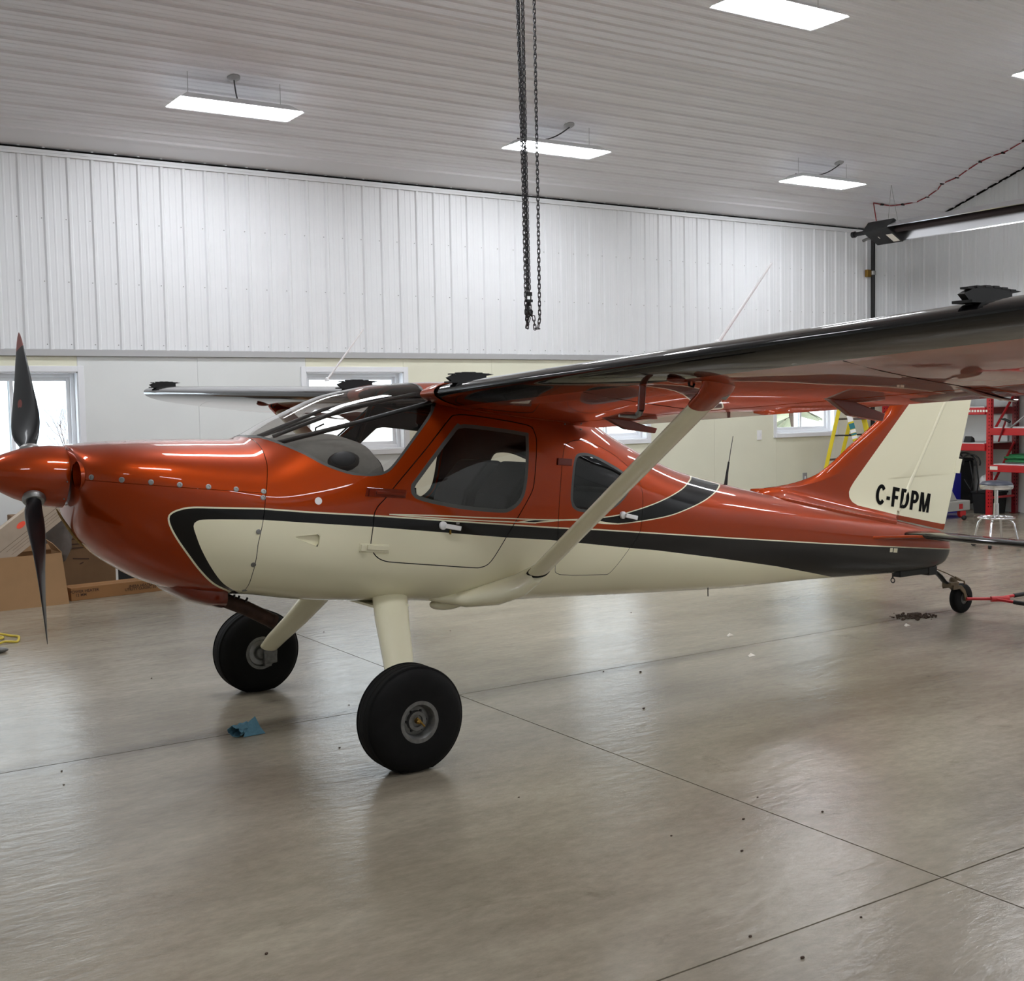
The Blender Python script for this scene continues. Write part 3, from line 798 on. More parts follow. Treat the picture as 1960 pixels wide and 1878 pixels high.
q.add([a+nn*.0005 for a, nn in ring_]+[a-nn*(  .0015+.017*max(0, (x-vx0)/(vx1-vx0))) for (a, nn), (x, z) in zip(ring_, rim_)], [(i, (i+1) % n, n+(i+1) % n, n+i) for i in range(n)])
q.build('vent_wall', M['cream'], fus)
doors = {}
for sg in (-1, 1):
    d = S.build('door', S.side(dpan, sg), M['paint'], plane); doors[sg] = d
    S.build('door_window', S.side(dgl, sg), M['acrylic'], d, attrs=False)
    S.build('window_seal', S.side(dse, sg), M['seal'], d, attrs=False)
    d2 = S.build('rear_door', S.side(rpan, sg), M['paint'], plane); doors[sg*2] = d2
    S.build('rear_window', S.side(rgl, sg), M['acrylic'], d2, attrs=False)
    S.build('window_seal', S.side(rse, sg), M['seal'], d2, attrs=False)
# cabin lining: the same skin set 22 mm inwards, open at the windows, closed by firewall and bulkhead
lq = [f for f in quads if 2.10 < Pm[f[0], 0] < 4.95]
_, lq = S.split(lq, 12, 0.002); _, lq = S.split(lq, 14, 0.002); _, lq = S.split(lq, 16, 0.002)
S.build('cabin_lining', lq, M['lining'], fus, offset=-0.022, attrs=False)
for nm, x in (('firewall', 2.11), ('bulkhead', 4.93)):
    zt, zb, w, zm, nt, nb = [float(v) for v in sec(x)]
    r_ = [(x, YC+0.97*w*math.copysign(abs(math.sin(t))**(2/(nt if math.cos(t) >= 0 else nb)), math.sin(t)), zm+(0.98*(zt-zm) if math.cos(t) >= 0 else 0.98*(zm-zb))*math.copysign(abs(math.cos(t))**(2/(nt if math.cos(t) >= 0 else nb)), math.cos(t))) for t in np.linspace(0, 2*PI, 64, endpoint=False)]
    q = MB(); q.add(r_, [tuple(range(64))]); q.build(nm, M['lining'], fus)

# engine air intakes: ducts behind the two holes in the nose
for sg in (-1, 1):
    q = MB(); n = 28
    ring = lambda x, f: [(x, YC+sg*(0.215+0.074*f*math.cos(2*PI*k/n)), 1.385+0.064*f*math.sin(2*PI*k/n)) for k in range(n)]
    vs = ring(1.262, 1.03)+ring(1.33, 0.97)+ring(1.40, 0.92)
    q.add(vs, [(i*n+k, i*n+(k+1) % n, (i+1)*n+(k+1) % n, (i+1)*n+k) for i in range(2) for k in range(n)])
    q.add(ring(1.40, 0.92), [tuple(range(n))])
    d = q.build('air_intake', M['orange'], cowling, smooth=True)
    MB().lathe([(-0.058, 0.0), (-0.058, 0.030), (-.004, .030), (0, .027), (.004, .030), (0.058, 0.030), (0.058, 0.0)], (1.335, YC+sg*0.215, 1.385), (0, 0, 1), 18).build('intake_cylinder', M['copper'], d, smooth=True)
# front plate behind the spinner
MB().lathe([(0, 0.0), (0, 0.136)], (1.2555, YC, 1.378), (1, 0, 0), 40).build('nose_plate', M['darkred'], cowling)
# yellowish chipped lower lip of the scoop, the outlet fairing under the cowl and the exhaust
q = MB(); q.tube([surf(*v)+Vector((-.003, -.002, -.001)) for v in [(109, 974), (114, 983), (121, 994), (131, 1009), (142, 1024), (153, 1038), (163, 1048)]], [.002, .005, .006, .007, .008, .007, .002], 8)
q.build('chipped_lip', mat('chipped_gelcoat', (142, 112, 58), 0.6, noise=0.4, nscale=60), cow_low, smooth=True)
q = MB(); n = 21; secs = []
OUTL = [on_y(*v, YC-.20) for v in ((322, 1127), (340, 1142), (367, 1156), (404, 1166), (433, 1171))]
for i, o_ in enumerate(OUTL):
    w = (.10, .19, .22, .23, .23)[i]; zt2 = float(sec(o_.x)[1])+.09
    secs.append([(o_.x+(.03 if i == 4 else 0)*max(0, -math.sin(t)), YC-w*math.cos(t), (zt2+o_.z)/2-(zt2-o_.z)/2*math.copysign(abs(math.sin(t))**.6, math.sin(t))) for t in np.linspace(-.5, PI+.5, n)])
vs = [v for r_ in secs for v in r_]
q.add(vs, [(i*n+k, i*n+k+1, (i+1)*n+k+1, (i+1)*n+k) for i in range(4) for k in range(n-1)])
o_ = q.build('cowl_outlet', M['darkred'], cow_low, smooth=True); o_.modifiers.new('sheet', 'SOLIDIFY').thickness = .004
e0, e1, e2 = on_y(425, 1147, YC-.10), on_y(470, 1164, YC-.10), on_y(524, 1190, YC-.10)
MB().tube([e0, e1, e2], .036, 16).tube([e1.lerp(e2, .9), e2+(e2-e1)*.02], .0385, 16).build('exhaust_pipe', mat('rusty_exhaust', (64, 42, 32), 0.6, 0.5, noise=0.4, nscale=25), plane, smooth=True, angle=50)
for (ax_, ay_), (bx_, by_) in (((449, 1138), (446, 1153)), ((458, 1140), (455, 1156)), ((474, 1144), (465, 1161))):
    MB().tube([on_y(ax_, ay_, YC-.12), on_y(bx_, by_, YC-.12)], .006, 6).build('exhaust_hanger', M['blackmetal'], plane)

# fasteners along the cowl seams, rivet-like round plates
def disc(name, px, py, r, mt, parent, h=0.003):
    p = surf(px, py)
    p0, nrm = side_pt(p.x, p.z)
    o = MB().lathe([(-0.002, 0.0), (-0.002, r), (h*0.7, r), (h, r*0.8), (h, r*0.45), (h*0.3, r*0.4), (h*0.3, 0)], p0, nrm, 14).build(name, mt, parent, smooth=True)
    return o
for px, py in ((175, 913.7), (233, 918.5), (289, 923), (344, 928), (399, 932), (452, 936.7), (504.5, 940.8)):
    disc('cowl_fastener', px, py, 0.0125, M['alu'], cowling)
for px, py in ((503.6, 952.7), (495, 1018), (485, 1081), (468, 1130)):
    disc('cowl_fastener', px, py, 0.0125, M['alu'], cow_low)
p = surf(609.5, 959); p0, nrm = side_pt(p.x, p.z)
MB().lathe([(-0.002, 0), (-0.002, .018), (0.001, .018), (0.0015, 0.0)], p0, nrm, 20).build('round_cover', M['white'], fus)
for px, py in ((1081, 812), (1112, 822)): disc('screw', px, py, 0.006, M['alu'], fus)

# the fine start of the upper stripe: two thin pin lines on both sides
for sg in (-1, 1):
    for line in ([(745, 984.2), (800, 986), (850, 987.6), (909, 990.4), (970, 992.4), (1000, 993.6), (1026, 994.5)], [(745, 985.2), (800, 989.2), (850, 992.6), (909, 996), (970, 998.8), (1000, 1000.2), (1026, 1001.1)]):
        xz = surf_xz(smooth(line, 5, False)); q = MB(); vs = []
        for i, (x, z) in enumerate(xz):
            h_ = .003*min(1, .35+i/6); a = side_pt(x, z-h_, sg); b = side_pt(x, z+h_, sg); vs += [a[0]+a[1]*.0012, b[0]+b[1]*.0012]
        q.add(vs, [(2*i, 2*i+2, 2*i+3, 2*i+1) for i in range(len(xz)-1)]); q.build('pin_stripe', M['cream'], fus)
# hinges and handles on the port side
def plate(name, pxs, mt, parent, h, bevel=0.002):
    xz = surf_xz(pxs); q = MB(); a = [side_pt(x, z) for x, z in xz]
    n = len(a)
    q.add([p-nn*0.004 for p, nn in a]+[p+nn*h for p, nn in a], [tuple(range(n-1, -1, -1)), tuple(range(n, 2*n))]+[(i, (i+1) % n, n+(i+1) % n, n+i) for i in range(n)])
    return q.build(name, mt, parent, bevel=bevel)
D = doors[-1]
hg = plate('hinge', [(702, 933), (778, 938), (776, 954), (699, 950)], M['darkred'], D, 0.004)
plate('hinge_knuckle', [(706, 935), (719, 936), (717, 951), (704, 950)], M['darkred'], hg, 0.014)
plate('hinge_arm', [(720, 940), (774, 944), (773, 950), (719, 946)], M['darkred'], hg, 0.010)
hg = plate('hinge', [(688, 1040), (745, 1043), (744, 1059), (687, 1056)], M['cream'], D, 0.004)
plate('hinge_knuckle', [(690, 1042), (701, 1043), (700, 1055), (689, 1054)], M['cream'], hg, 0.014)
plate('hinge_arm', [(703, 1042.5), (743, 1045), (742, 1054), (702, 1052)], M['cream'], hg, 0.010)
plate('hinge', [(1067, 877), (1094, 879), (1093, 892), (1066, 890)], M['darkred'], doors[-2], 0.008)
def handle(pa, pb, parent):
    a = surf(*pa); b = surf(*pb); pa_, na = side_pt(a.x, a.z); pb_, nb_ = side_pt(b.x, b.z)
    o = MB().lathe([(0, 0), (0, .021), (.012, .021), (.016, .016), (.016, 0)], pa_, na, 20).build('door_handle', M['white'], parent, smooth=True)
    d = (pb_-pa_); u = d.normalized()
    w = u.cross(na).normalized()
    MB().obox(pa_+d*0.55+na*0.024, u*d.length*0.5, w*0.012, na*0.006).build('handle_lever', M['white'], o, bevel=0.003)
    return o
h1 = handle((847, 1006), (876, 1011), D)
plate('lock', [(873, 999), (879, 999), (879, 1004), (873, 1004)], M['alu'], D, 0.004)
plate('latch_tongue', [(860, 1014), (863, 1014), (863, 1023), (860, 1023)], M['brass'], D, 0.006)
handle((1191, 986), (1213, 991), doors[-2])
plate('tail_decal', [(1704, 1049), (1709, 1049), (1708.5, 1057), (1703, 1057)], M['cream'], fus, 0.001, 0)
plate('tail_decal', [(1711, 1049.5), (1718, 1049.8), (1717, 1058), (1710, 1057.5)], M['cream'], fus, 0.001, 0)

# ------------------------------------------------------------------ propeller and spinner
TH = math.radians(6.6)
AFT = Vector((math.cos(TH), 0, -math.sin(TH))); PUP = Vector((math.sin(TH), 0, math.cos(TH)))
HUB = Vector((1.113, YC, 1.386))
spb = HUB+AFT*0.137
prop = MB().lathe([(-0.37, 0.0), (-0.362, .016), (-0.345, .034), (-0.31, .062), (-0.27, .086), (-0.21, .112), (-0.14, .131), (-0.07, .141), (-0.02, .143), (0, .143), (0.0, .0)], spb, AFT, 56).build('propeller', M['orange'], plane, smooth=True)
q = MB()
for k in range(10):
    t = 2*PI*k/10+0.2; u = PUP.cross(AFT).normalized()
    q.lathe([(0, 0), (0, .004), (.002, .003), (.002, 0)], spb-AFT*0.012+(PUP*math.cos(t)+u*math.sin(t))*0.1425, (PUP*math.cos(t)+u*math.sin(t)), 8)
tag(q.build('spinner_screws', M['alu'], prop), kind='stuff')
bdir = Vector((0.079, 0.56, 0.684)); bdir = (bdir-AFT*bdir.dot(AFT)).normalized()
for sg in (1, -1):
    b = bdir*sg
    t0 = AFT.cross(b).normalized()
    if sg == 1 and t0.y > 0: t0 = -t0
    if sg == -1 and t0.y < 0: t0 = -t0
    RS = [.10, .145, .165, .19, .23, .28, .33, .40, .48, .56, .64, .71, .78, .83, .865, .885]
    CH = [.062, .066, .070, .090, .125, .148, .156, .152, .138, .122, .104, .086, .064, .045, .026, .006]
    TKN = [.062, .066, .062, .050, .036, .029, .026, .022, .018, .015, .012, .010, .008, .006, .004, .002]
    BE = [60, 58, 56, 54, 50, 45, 41, 36, 31, 28, 25, 23, 21, 20, 19, 19]
    q = MB(); n = 20; vs = []
    for r_, c, tk, be in zip(RS, CH, TKN, BE):
        be = math.radians(be); cv = t0*math.cos(be)+AFT*math.sin(be); tv = b.cross(cv).normalized()
        for k in range(n):
            t = 2*PI*k/n
            vs.append(HUB+b*r_+cv*(0.5*c*math.cos(t)-0.06*c)+tv*(0.5*tk*math.sin(t)))
    fs = [(i*n+k, i*n+(k+1) % n, (i+1)*n+(k+1) % n, (i+1)*n+k) for i in range(len(RS)-1) for k in range(n)]
    mi = [1 if (i >= 12 and sg == 1) else 0 for i in range(len(RS)-1) for k in range(n)]
    q.v = vs; q.f = fs; q.mi = mi
    bl = q.build('blade', [M['propblack'], M['maroon']], prop, smooth=True)
    MB().lathe([(.118, .0), (.118, .047), (.130, .051), (.140, .051), (.152, .044), (.155, .034), (.155, 0)], HUB, b, 26).build('blade_collar', M['alu'], bl, smooth=True)
    if sg == 1:
        be = math.radians(33); cv = t0*math.cos(be)+AFT*math.sin(be); tv = b.cross(cv).normalized()
        if tv.y > 0: tv = -tv
        c0 = HUB+b*.43-cv*0.022+tv*0.0115
        q = MB(); q.add([c0+cv*0.014*math.cos(t)+b*0.028*math.sin(t) for t in np.linspace(0, 2*PI, 24, endpoint=False)], [tuple(range(24))])
        q.build('blade_decal', M['maroon'], bl)

# ------------------------------------------------------------------ wings
XLE, XTE, DROP = 2.95, 4.07, 0.200
def le_z(sg, s):
    return (1.735+0.0495*(s-0.5)) if sg < 0 else (1.738+0.026*(s-0.5))
def naca(t):
    yt = 0.13*5*(0.2969*np.sqrt(t)-0.126*t-0.3516*t*t+0.2843*t**3-0.1036*t**4)
    mm, p = 0.026, 0.4
    yc = np.where(t < p, mm/p**2*(2*p*t-t*t), mm/(1-p)**2*((1-2*p)+2*p*t-t*t))
    return yc+yt, yc-yt
def wing_pt(sg, s, f, up, xle=XLE, xte=XTE, thick=1.0):
    """point of the wing: span station, chord fraction, upper or lower skin"""
    u, l = naca(np.array([f])); c = xte-xle
    yc = (u[0]+l[0])/2; yt = (u[0]-l[0])/2*thick
    f_all = (xle+f*c-XLE)/(XTE-XLE)
    z = le_z(sg, s)-DROP*f_all + (yc*thick+(yt if up else -yt))*c
    return Vector((xle+f*c, YC+sg*s, z))
def strip(fu, fl_):
    """closed loop of chord fractions: upper from back to front, lower from front to back"""
    return [(f, True) for f in fu]+[(f, False) for f in fl_]
FR = [0.0, .004, .012, .025, .045, .07, .10, .125, .1251, .16, .21, .27, .34, .42, .5, .58, .66, .72, .752]
wings = {}
for sg in (-1, 1):
    q = MB(); loop = strip(FR[::-1], FR[1:]); n = len(loop)
    S_ = [.40, .9, 1.8, 2.7, 3.6, 4.6]
    vs = [wing_pt(sg, s, f, u) for s in S_ for f, u in loop]
    fs, mi = [], []
    for i in range(len(S_)-1):
        for k in range(n):
            j = (k+1) % n; fs.append((i*n+k, i*n+j, (i+1)*n+j, (i+1)*n+k))
            f0, u0 = loop[k]; f1, u1 = loop[j]; fm = (f0+f1)/2
            mi.append(0 if (fm < 0.1252 if not (u0 and u1) else fm < 0.34) else 1)
    q.v, q.f, q.mi = vs, fs, mi
    w = q.build('wing', [M['black'], M['orange']], plane, smooth=True, angle=50); wings[sg] = w
    # tip
    q = MB()
    tips = [(4.6, 2.95, 4.07, 1.0), (4.72, 2.985, 4.04, .97), (4.86, 3.03, 3.97, .92), (5.0, 3.08, 3.86, .82), (5.12, 3.13, 3.72, .66), (5.22, 3.18, 3.56, .46), (5.29, 3.22, 3.42, .24), (5.31, 3.26, 3.33, .05)]
    FT = [0.0, .004, .012, .03, .06, .10, .16, .24, .34, .46, .58, .70, .82, .92, 1.0]
    lp = strip(FT[::-1], FT[1:-1]); n = len(lp)
    q.add([wing_pt(sg, s, f, u, a, b, th) for s, a, b, th in tips for f, u in lp], [(i*n+k, i*n+(k+1) % n, (i+1)*n+(k+1) % n, (i+1)*n+k) for i in range(len(tips)-1) for k in range(n)])
    q.build('wing_tip', M['black'], w, smooth=True, angle=60)
    # flap and aileron
    FF = [.764, .80, .85, .90, .95, 1.0]
    for nm, s0, s1 in (('flap', .66, 3.04), ('aileron', 3.05, 4.595)):
        q = MB(); lp = strip(FF[::-1], FF[:-1]); n = len(lp)
        q.add([wing_pt(sg, s, f, u) for s in (s0, (s0+s1)/2, s1) for f, u in lp],
              [(i*n+k, i*n+(k+1) % n, (i+1)*n+(k+1) % n, (i+1)*n+k) for i in range(2) for k in range(n)]+[tuple(range(n)), tuple(2*n+k for k in range(n))])
        q.build(nm, M['orange'], w, smooth=True, angle=40)
    q = MB(); lp = strip(FR[::-1], FR[1:]); n = len(lp)
    q.add([wing_pt(sg, s, f, u, XLE-.012, XTE, th) for s, th in ((.36, .85), (.39, 1.0), (.44, 1.06), (.49, 1.09), (.505, 1.02)) for f, u in lp], [(i*n+k, i*n+(k+1) % n, (i+1)*n+(k+1) % n, (i+1)*n+k) for i in range(4) for k in range(n)])
    q.build('wing_root_cuff', M['orange'], w, smooth=True, angle=60)
    # root piece of the trailing edge, beside the cabin
    q = MB(); lp = strip(FF[::-1], FF[:-1]); n = len(lp)
    q.add([wing_pt(sg, s, f, u) for s in (.36, .655) for f, u in lp], [(k, (k+1) % n, n+(k+1) % n, n+k) for k in range(n)]+[tuple(range(n)), tuple(n+k for k in range(n))])
    q.build('wing_root_fairing', M['orange'], w, smooth=True, angle=40)
    # flap and aileron hinge brackets: thin swept blades under the trailing edge
    for s, dp in ((.86, .045), (2.35, .055), (2.98, .018)):
        a = wing_pt(sg, s, .68, False); b = wing_pt(sg, s, .84, False); c = wing_pt(sg, s, 1.0, False)
        prof = [a+Vector((0, 0, .004)), b+Vector((0, 0, .004)), c+Vector((-.06, 0, -.010)), c+Vector((.015, 0, -dp*.55)), c+Vector((.0, 0, -dp*1.15)), b+Vector((-.02, 0, -dp)), a+Vector((.04, 0, -.010))]
        q = MB(); q.prism([p+Vector((0, -.016, 0)) for p in prof], (0, .032, 0)); q.build('hinge_bracket', M['darkred'], w, bevel=0.008, seg=2)
    # stall fences with serrated upper edge on the nose of the wing
    for s in (.62, 3.56) if sg < 0 else (.66, 4.42):
        p = wing_pt(sg, s, .03, True)
        q = MB(); L_ = 0.17; prof = []
        base = [(-.035, .032), (0.0, .005), (.03, -.02), (.19, .012), (.19, .040)]
        top = [(.235, .047), (.19, .052), (.12, .058), (.05, .056), (0.0, .046)]
        prof = [p+Vector((a, 0, b)) for a, b in base+top]
        q.prism([v+Vector((0, -.012, 0)) for v in prof], (0, .024, 0))
        for k in range(6):
            x = -.02+k*.04; zt2 = .042+.012*math.sin(PI*(k+0.8)/6.5); q.box((p.x+x, p.y-.014, p.z+zt2), (p.x+x+.026, p.y+.014, p.z+zt2+.006))
        q.box((p.x-.03, p.y-.034, p.z+.006), (p.x+.02, p.y+.034, p.z+.014))
        q.build('stall_fence', M['blackmatte'], w)
    # strut with its upper cuff
    top = Vector((3.225, YC+sg*2.19, 1.665)); bot = Vector((3.47, YC+sg*.63, .79))
    d = (top-bot).normalized()
    q = MB(); q.tube([bot, bot.lerp(top, .5), top-d*.02], 0.0635, 28, flat=.42, ref=(1, 0, 0)); st = q.build('wing_strut', M['cream'], plane, smooth=True, angle=60)
    q = MB(); e_ = top+d*.12
    w0 = wing_pt(sg, 2.26, .25, False); w0 = Vector((w0.x, w0.y, w0.z+.03))
    q.tube([top-d*.03, top+d*.05, top+d*.09, w0], [.068, .070, .074, .090], 28, flat=.46, ref=(1, 0, 0)); cu = q.build('strut_cuff', M['orange'], st, smooth=True, angle=60)
    q = MB(); q.lathe([(0, .0), (0, .026), (.006, .026), (.010, .018), (.010, .0)], top+d*.05+Vector((0.02, sg*-.0, 0))+Vector((.02, -.030, -.0)), (0.1, -1, -.35), 6); q.build('cuff_bolt', M['alu'], cu)
    q = MB(); tp = wing_pt(sg, 2.18, .10, False); q.ellipsoid((tp.x+.03, tp.y, tp.z-.004), (.055, .035, .018)); q.build('strut_cap', M['darkred'], st, smooth=True)
    q = MB(); q.tube([tp+Vector((.08, 0, 0)), tp+Vector((.085, 0, -.03)), tp+Vector((.105, 0, -.035)), tp+Vector((.115, 0, -.012)), tp+Vector((.11, 0, .01))], .005, 8); q.build('tie_down_ring', M['blackmetal'], w, smooth=True)
    MB().tube([bot-d*.012, bot+d*.012], .0655, 28, flat=.46, ref=(1, 0, 0)).build('strut_gasket', M['rubber'], st, smooth=True, angle=50)
    q = MB()
    q.tube([Vector((x, YC+sg*dd, z)) for x, dd, z in ((3.00, .30, .665), (3.16, .40, .655), (3.30, .475, .675), (3.405, .545, .715))]+[bot-d*.035, bot-d*.006], [.03, .075, .10, .10, .078, .067], 28, flat=.60, ref=(1, 0, 0))
    q.build('strut_fairing', M['cream'], plane, smooth=True)
    # white whip antennas on top of the wings
    if sg < 0:
        a_, b_ = Vector((3.38, 3.62, 1.895)), on_y(1477, 504, 3.62)
    else:
        a_ = Vector((3.30, 7.28, 1.86)); b_ = on_y(695, 631, 7.28)
    q = MB(); q.tube([a_, b_], [.008, .0045], 8); an = q.build('antenna', M['white'], w, smooth=True)
    MB().lathe([(-.01, .0), (-.01, .018), (.012, .012), (.02, .0)], a_, (0, 0, 1), 12).build('antenna_base', M['white'], an, smooth=True)
# bent vent tube under the near wing
vt = wing_pt(-1, 1.10, .62, False)
q = MB(); t0 = on_x(1230, 738, 3.12); t1 = on_x(1227, 784, 3.12); t2 = on_x(1216, 797, 3.12)
q.tube([t0+Vector((0, 0, .05)), t0, t1], .0135, 14, flat=1.3); vtb = q.build('vent_tube', M['darkred'], wings[-1], smooth=True)
MB().tube([t1, t1.lerp(t2, .45)+Vector((.004, 0, -.004)), t2, t2+Vector((-.04, 0, .002)), t2+Vector((-.085, 0, .004))], [.0135, .0135, .011, .008, .006], 14).build('tube_end', M['alu'], vtb, smooth=True)
# rivet and panel lines under the near wing
for s in (1.55, 3.0, 4.2):
    q = MB(); q.tube([wing_pt(-1, s, f, False)+Vector((0, 0, -.0004)) for f in (.13, .3, .5, .74)], .0016, 5); tag(q.build('panel_joint', M['darkgap'], wings[-1]), kind='stuff')

# ------------------------------------------------------------------ tail
FIN_LE = [(p.x, p.z) for p in (on_y(px, py, YC) for px, py in smooth([(1436, 936), (1470, 933.5), (1514, 925.7), (1557, 911), (1588.6, 888.6), (1628.6, 851), (1685.7, 798.6), (1703, 775.7)], 4, False))]
a, b = FIN_LE[-2], FIN_LE[-1]; dz = 1.93-b[1]; FIN_LE.append((b[0]+(b[0]-a[0])/(b[1]-a[1])*dz, 1.93))
hb = on_y(1707, 994, YC); ht = on_y(1800, 777, YC)
hx = lambda z: hb.x+(ht.x-hb.x)*(z-hb.z)/(ht.z-hb.z)
tb = on_y(1807, 1011, YC); tt = on_y(1858.6, 765.7, YC)
tx = lambda z: tb.x+(tt.x-tb.x)*(z-tb.z)/(tt.z-tb.z)
lez, lex = [p[1] for p in FIN_LE], [p[0] for p in FIN_LE]
FIN = FIN_LE+[(hx(1.95)-.12, 1.97), (hx(1.97), 1.98), (hx(.60), .60), (6.3, .60), (5.6, .80)]
RUD = [(hx(1.98)+.012, 1.98), (tx(1.99)-.05, 1.99), (tx(1.95), 1.94), (tb.x, tb.z), (tb.x-.012, tb.z-.012), (hx(.79)+.02, .785), (hx(.80)+.012, .80)]
FINC = [(p.x, p.z) for p in (on_y(px, py, YC-.03) for px, py in [(1746, 766), (1643, 911), (1634, 924), (1628, 934), (1625, 942), (1625.5, 952), (1630, 960), (1640, 966.5), (1708.6, 983), (1807, 1002)])]
FINC = [(FINC[0][0]+(FINC[0][0]-FINC[1][0])*1.6, FINC[0][1]+(FINC[0][1]-FINC[1][1])*1.6)]+FINC+[(9.0, FINC[-1][1]-.12), (9.0, 2.6)]
def fin_t(x, z):
    le = np.interp(z, lez, lex); te = tx(z); f = np.clip((x-le)/np.maximum(te-le, .05), 0, 1)
    t = 0.105*np.sqrt(f)*(1-f)**1.0
    top = pchip(SX, ZT, x); w = pchip(SX, SW, x)
    fl = np.clip(w*0.5, .0, .2)*np.exp(-np.maximum(z-top+.01, 0)/.035)*np.clip(f*9, 0, 1)*(x < hx(z)+.02)
    return np.clip(np.minimum(t, .032)+fl*.8, .001, None)
def fin_sheet(name, poly, parent, step=.009):
    P = np.array(poly); gx = np.arange(P[:, 0].min()-step, P[:, 0].max()+2*step, step); gz = np.arange(P[:, 1].min()-step, P[:, 1].max()+2*step, step)
    GX, GZ = np.meshgrid(gx, gz, indexing='ij'); x, z = GX.ravel(), GZ.ravel()
    d = sdf(poly, x, z); c = sdf(FINC, x, z); nz = len(gz)
    T = fin_t(x, z)*np.clip(np.sqrt(np.maximum(-d, 0)/.012), .12, 1)
    e_ = .004; dx = (fin_t(x+e_, z)-fin_t(x-e_, z))/(2*e_); dzz = (fin_t(x, z+e_)-fin_t(x, z-e_))/(2*e_)
    q = [(i*nz+j, i*nz+j+1, (i+1)*nz+j+1, (i+1)*nz+j) for i in range(len(gx)-1) for j in range(nz-1)]
    rows, faces = [], []
    for sg in (-1, 1):
        k = len(rows); N = np.column_stack([-dx, np.full_like(x, sg), -dzz])
        N /= np.linalg.norm(N, axis=1, keepdims=True)
        rows += np.column_stack([x, YC+sg*T, z, N, c, c, np.ones_like(x), d]).tolist()
        faces += [tuple(k+i for i in f) for f in (q if sg > 0 else [f[::-1] for f in q])]
    s = Skin(rows); keep, _ = s.split(faces, 9, 0.0)
    o = s.build(name, keep, M['paint'], parent)
    return o
fin = fin_sheet('tail_fin', FIN, plane)
rud = fin_sheet('rudder', RUD, plane)
# hinge gap strip, trim tab
q = MB(); q.tube([(hx(.84)+.006, YC, .84), (hx(1.9)+.006, YC, 1.9)], .0285, 12, flat=1.0); q.build('hinge_line', M['cream'], rud, smooth=True)
q = MB(); p = [on_y(px, py, YC) for px, py in ((1830, 877), (1841, 879), (1836, 906), (1826, 905))]; q.prism([v+Vector((0, -.004, 0)) for v in p], (0, .008, 0)); q.build('trim_tab', M['cream'], rud)
# registration letters on both sides of the fin
def letters():
    Q = []
    def bar(u0, v0, u1, v1): Q.append([(u0, v0), (u1, v0), (u1, v1), (u0, v1)])
    def poly(*p): Q.append(list(p))
    def arc(cu, cv, ru, rv, iu, iv, a0, a1, n=14):
        for k in range(n):
            t0, t1 = math.radians(a0+(a1-a0)*k/n), math.radians(a0+(a1-a0)*(k+1)/n)
            Q.append([(cu+ru*math.cos(t0), cv+rv*math.sin(t0)), (cu+ru*math.cos(t1), cv+rv*math.sin(t1)), (cu+iu*math.cos(t1), cv+iv*math.sin(t1)), (cu+iu*math.cos(t0), cv+iv*math.sin(t0))])
    arc(-.28, .5, .118, .52, .045, .33, 38, 322, 26)                                                  # C
    bar(-.135, .29, -.045, .47)                                                                       # -
    bar(0, 0, .072, 1); bar(.072, .81, .17, 1); bar(.072, .40, .155, .58)                             # F
    bar(.222, 0, .296, 1); arc(.322, .5, .122, .5, .046, .32, -90, 90, 18); bar(.296, .82, .322, 1); bar(.296, 0, .322, .18)      # D
    bar(.486, 0, .560, 1); arc(.585, .68, .108, .32, .036, .14, -90, 90, 14); bar(.560, .82, .585, 1); bar(.560, .36, .585, .54)  # P
    bar(.731, 0, .796, 1); bar(.935, 0, 1.0, 1); poly((.731, 1), (.815, 1), (.893, 0), (.838, 0)); poly((1.0, 1), (.916, 1), (.838, 0), (.893, 0))  # M
    return Q
B0, T0, B1 = on_y(1705.7, 969.3, YC-.034), on_y(1710.4, 931.8, YC-.034), on_y(1781.4, 982, YC-.034)
for sg in (-1, 1):
    q = MB()
    for pl in letters():
        vs = []
        for u, v in pl:
            if sg > 0: u = .6-u
            p = B0+(B1-B0)*u+(T0-B0)*v
            vs.append(Vector((p.x, YC+sg*(float(fin_t(p.x, p.z))+.0022), p.z)))
        q.add(vs, [tuple(range(len(vs)))])
    q.build('registration_mark', M['letter'], fin)

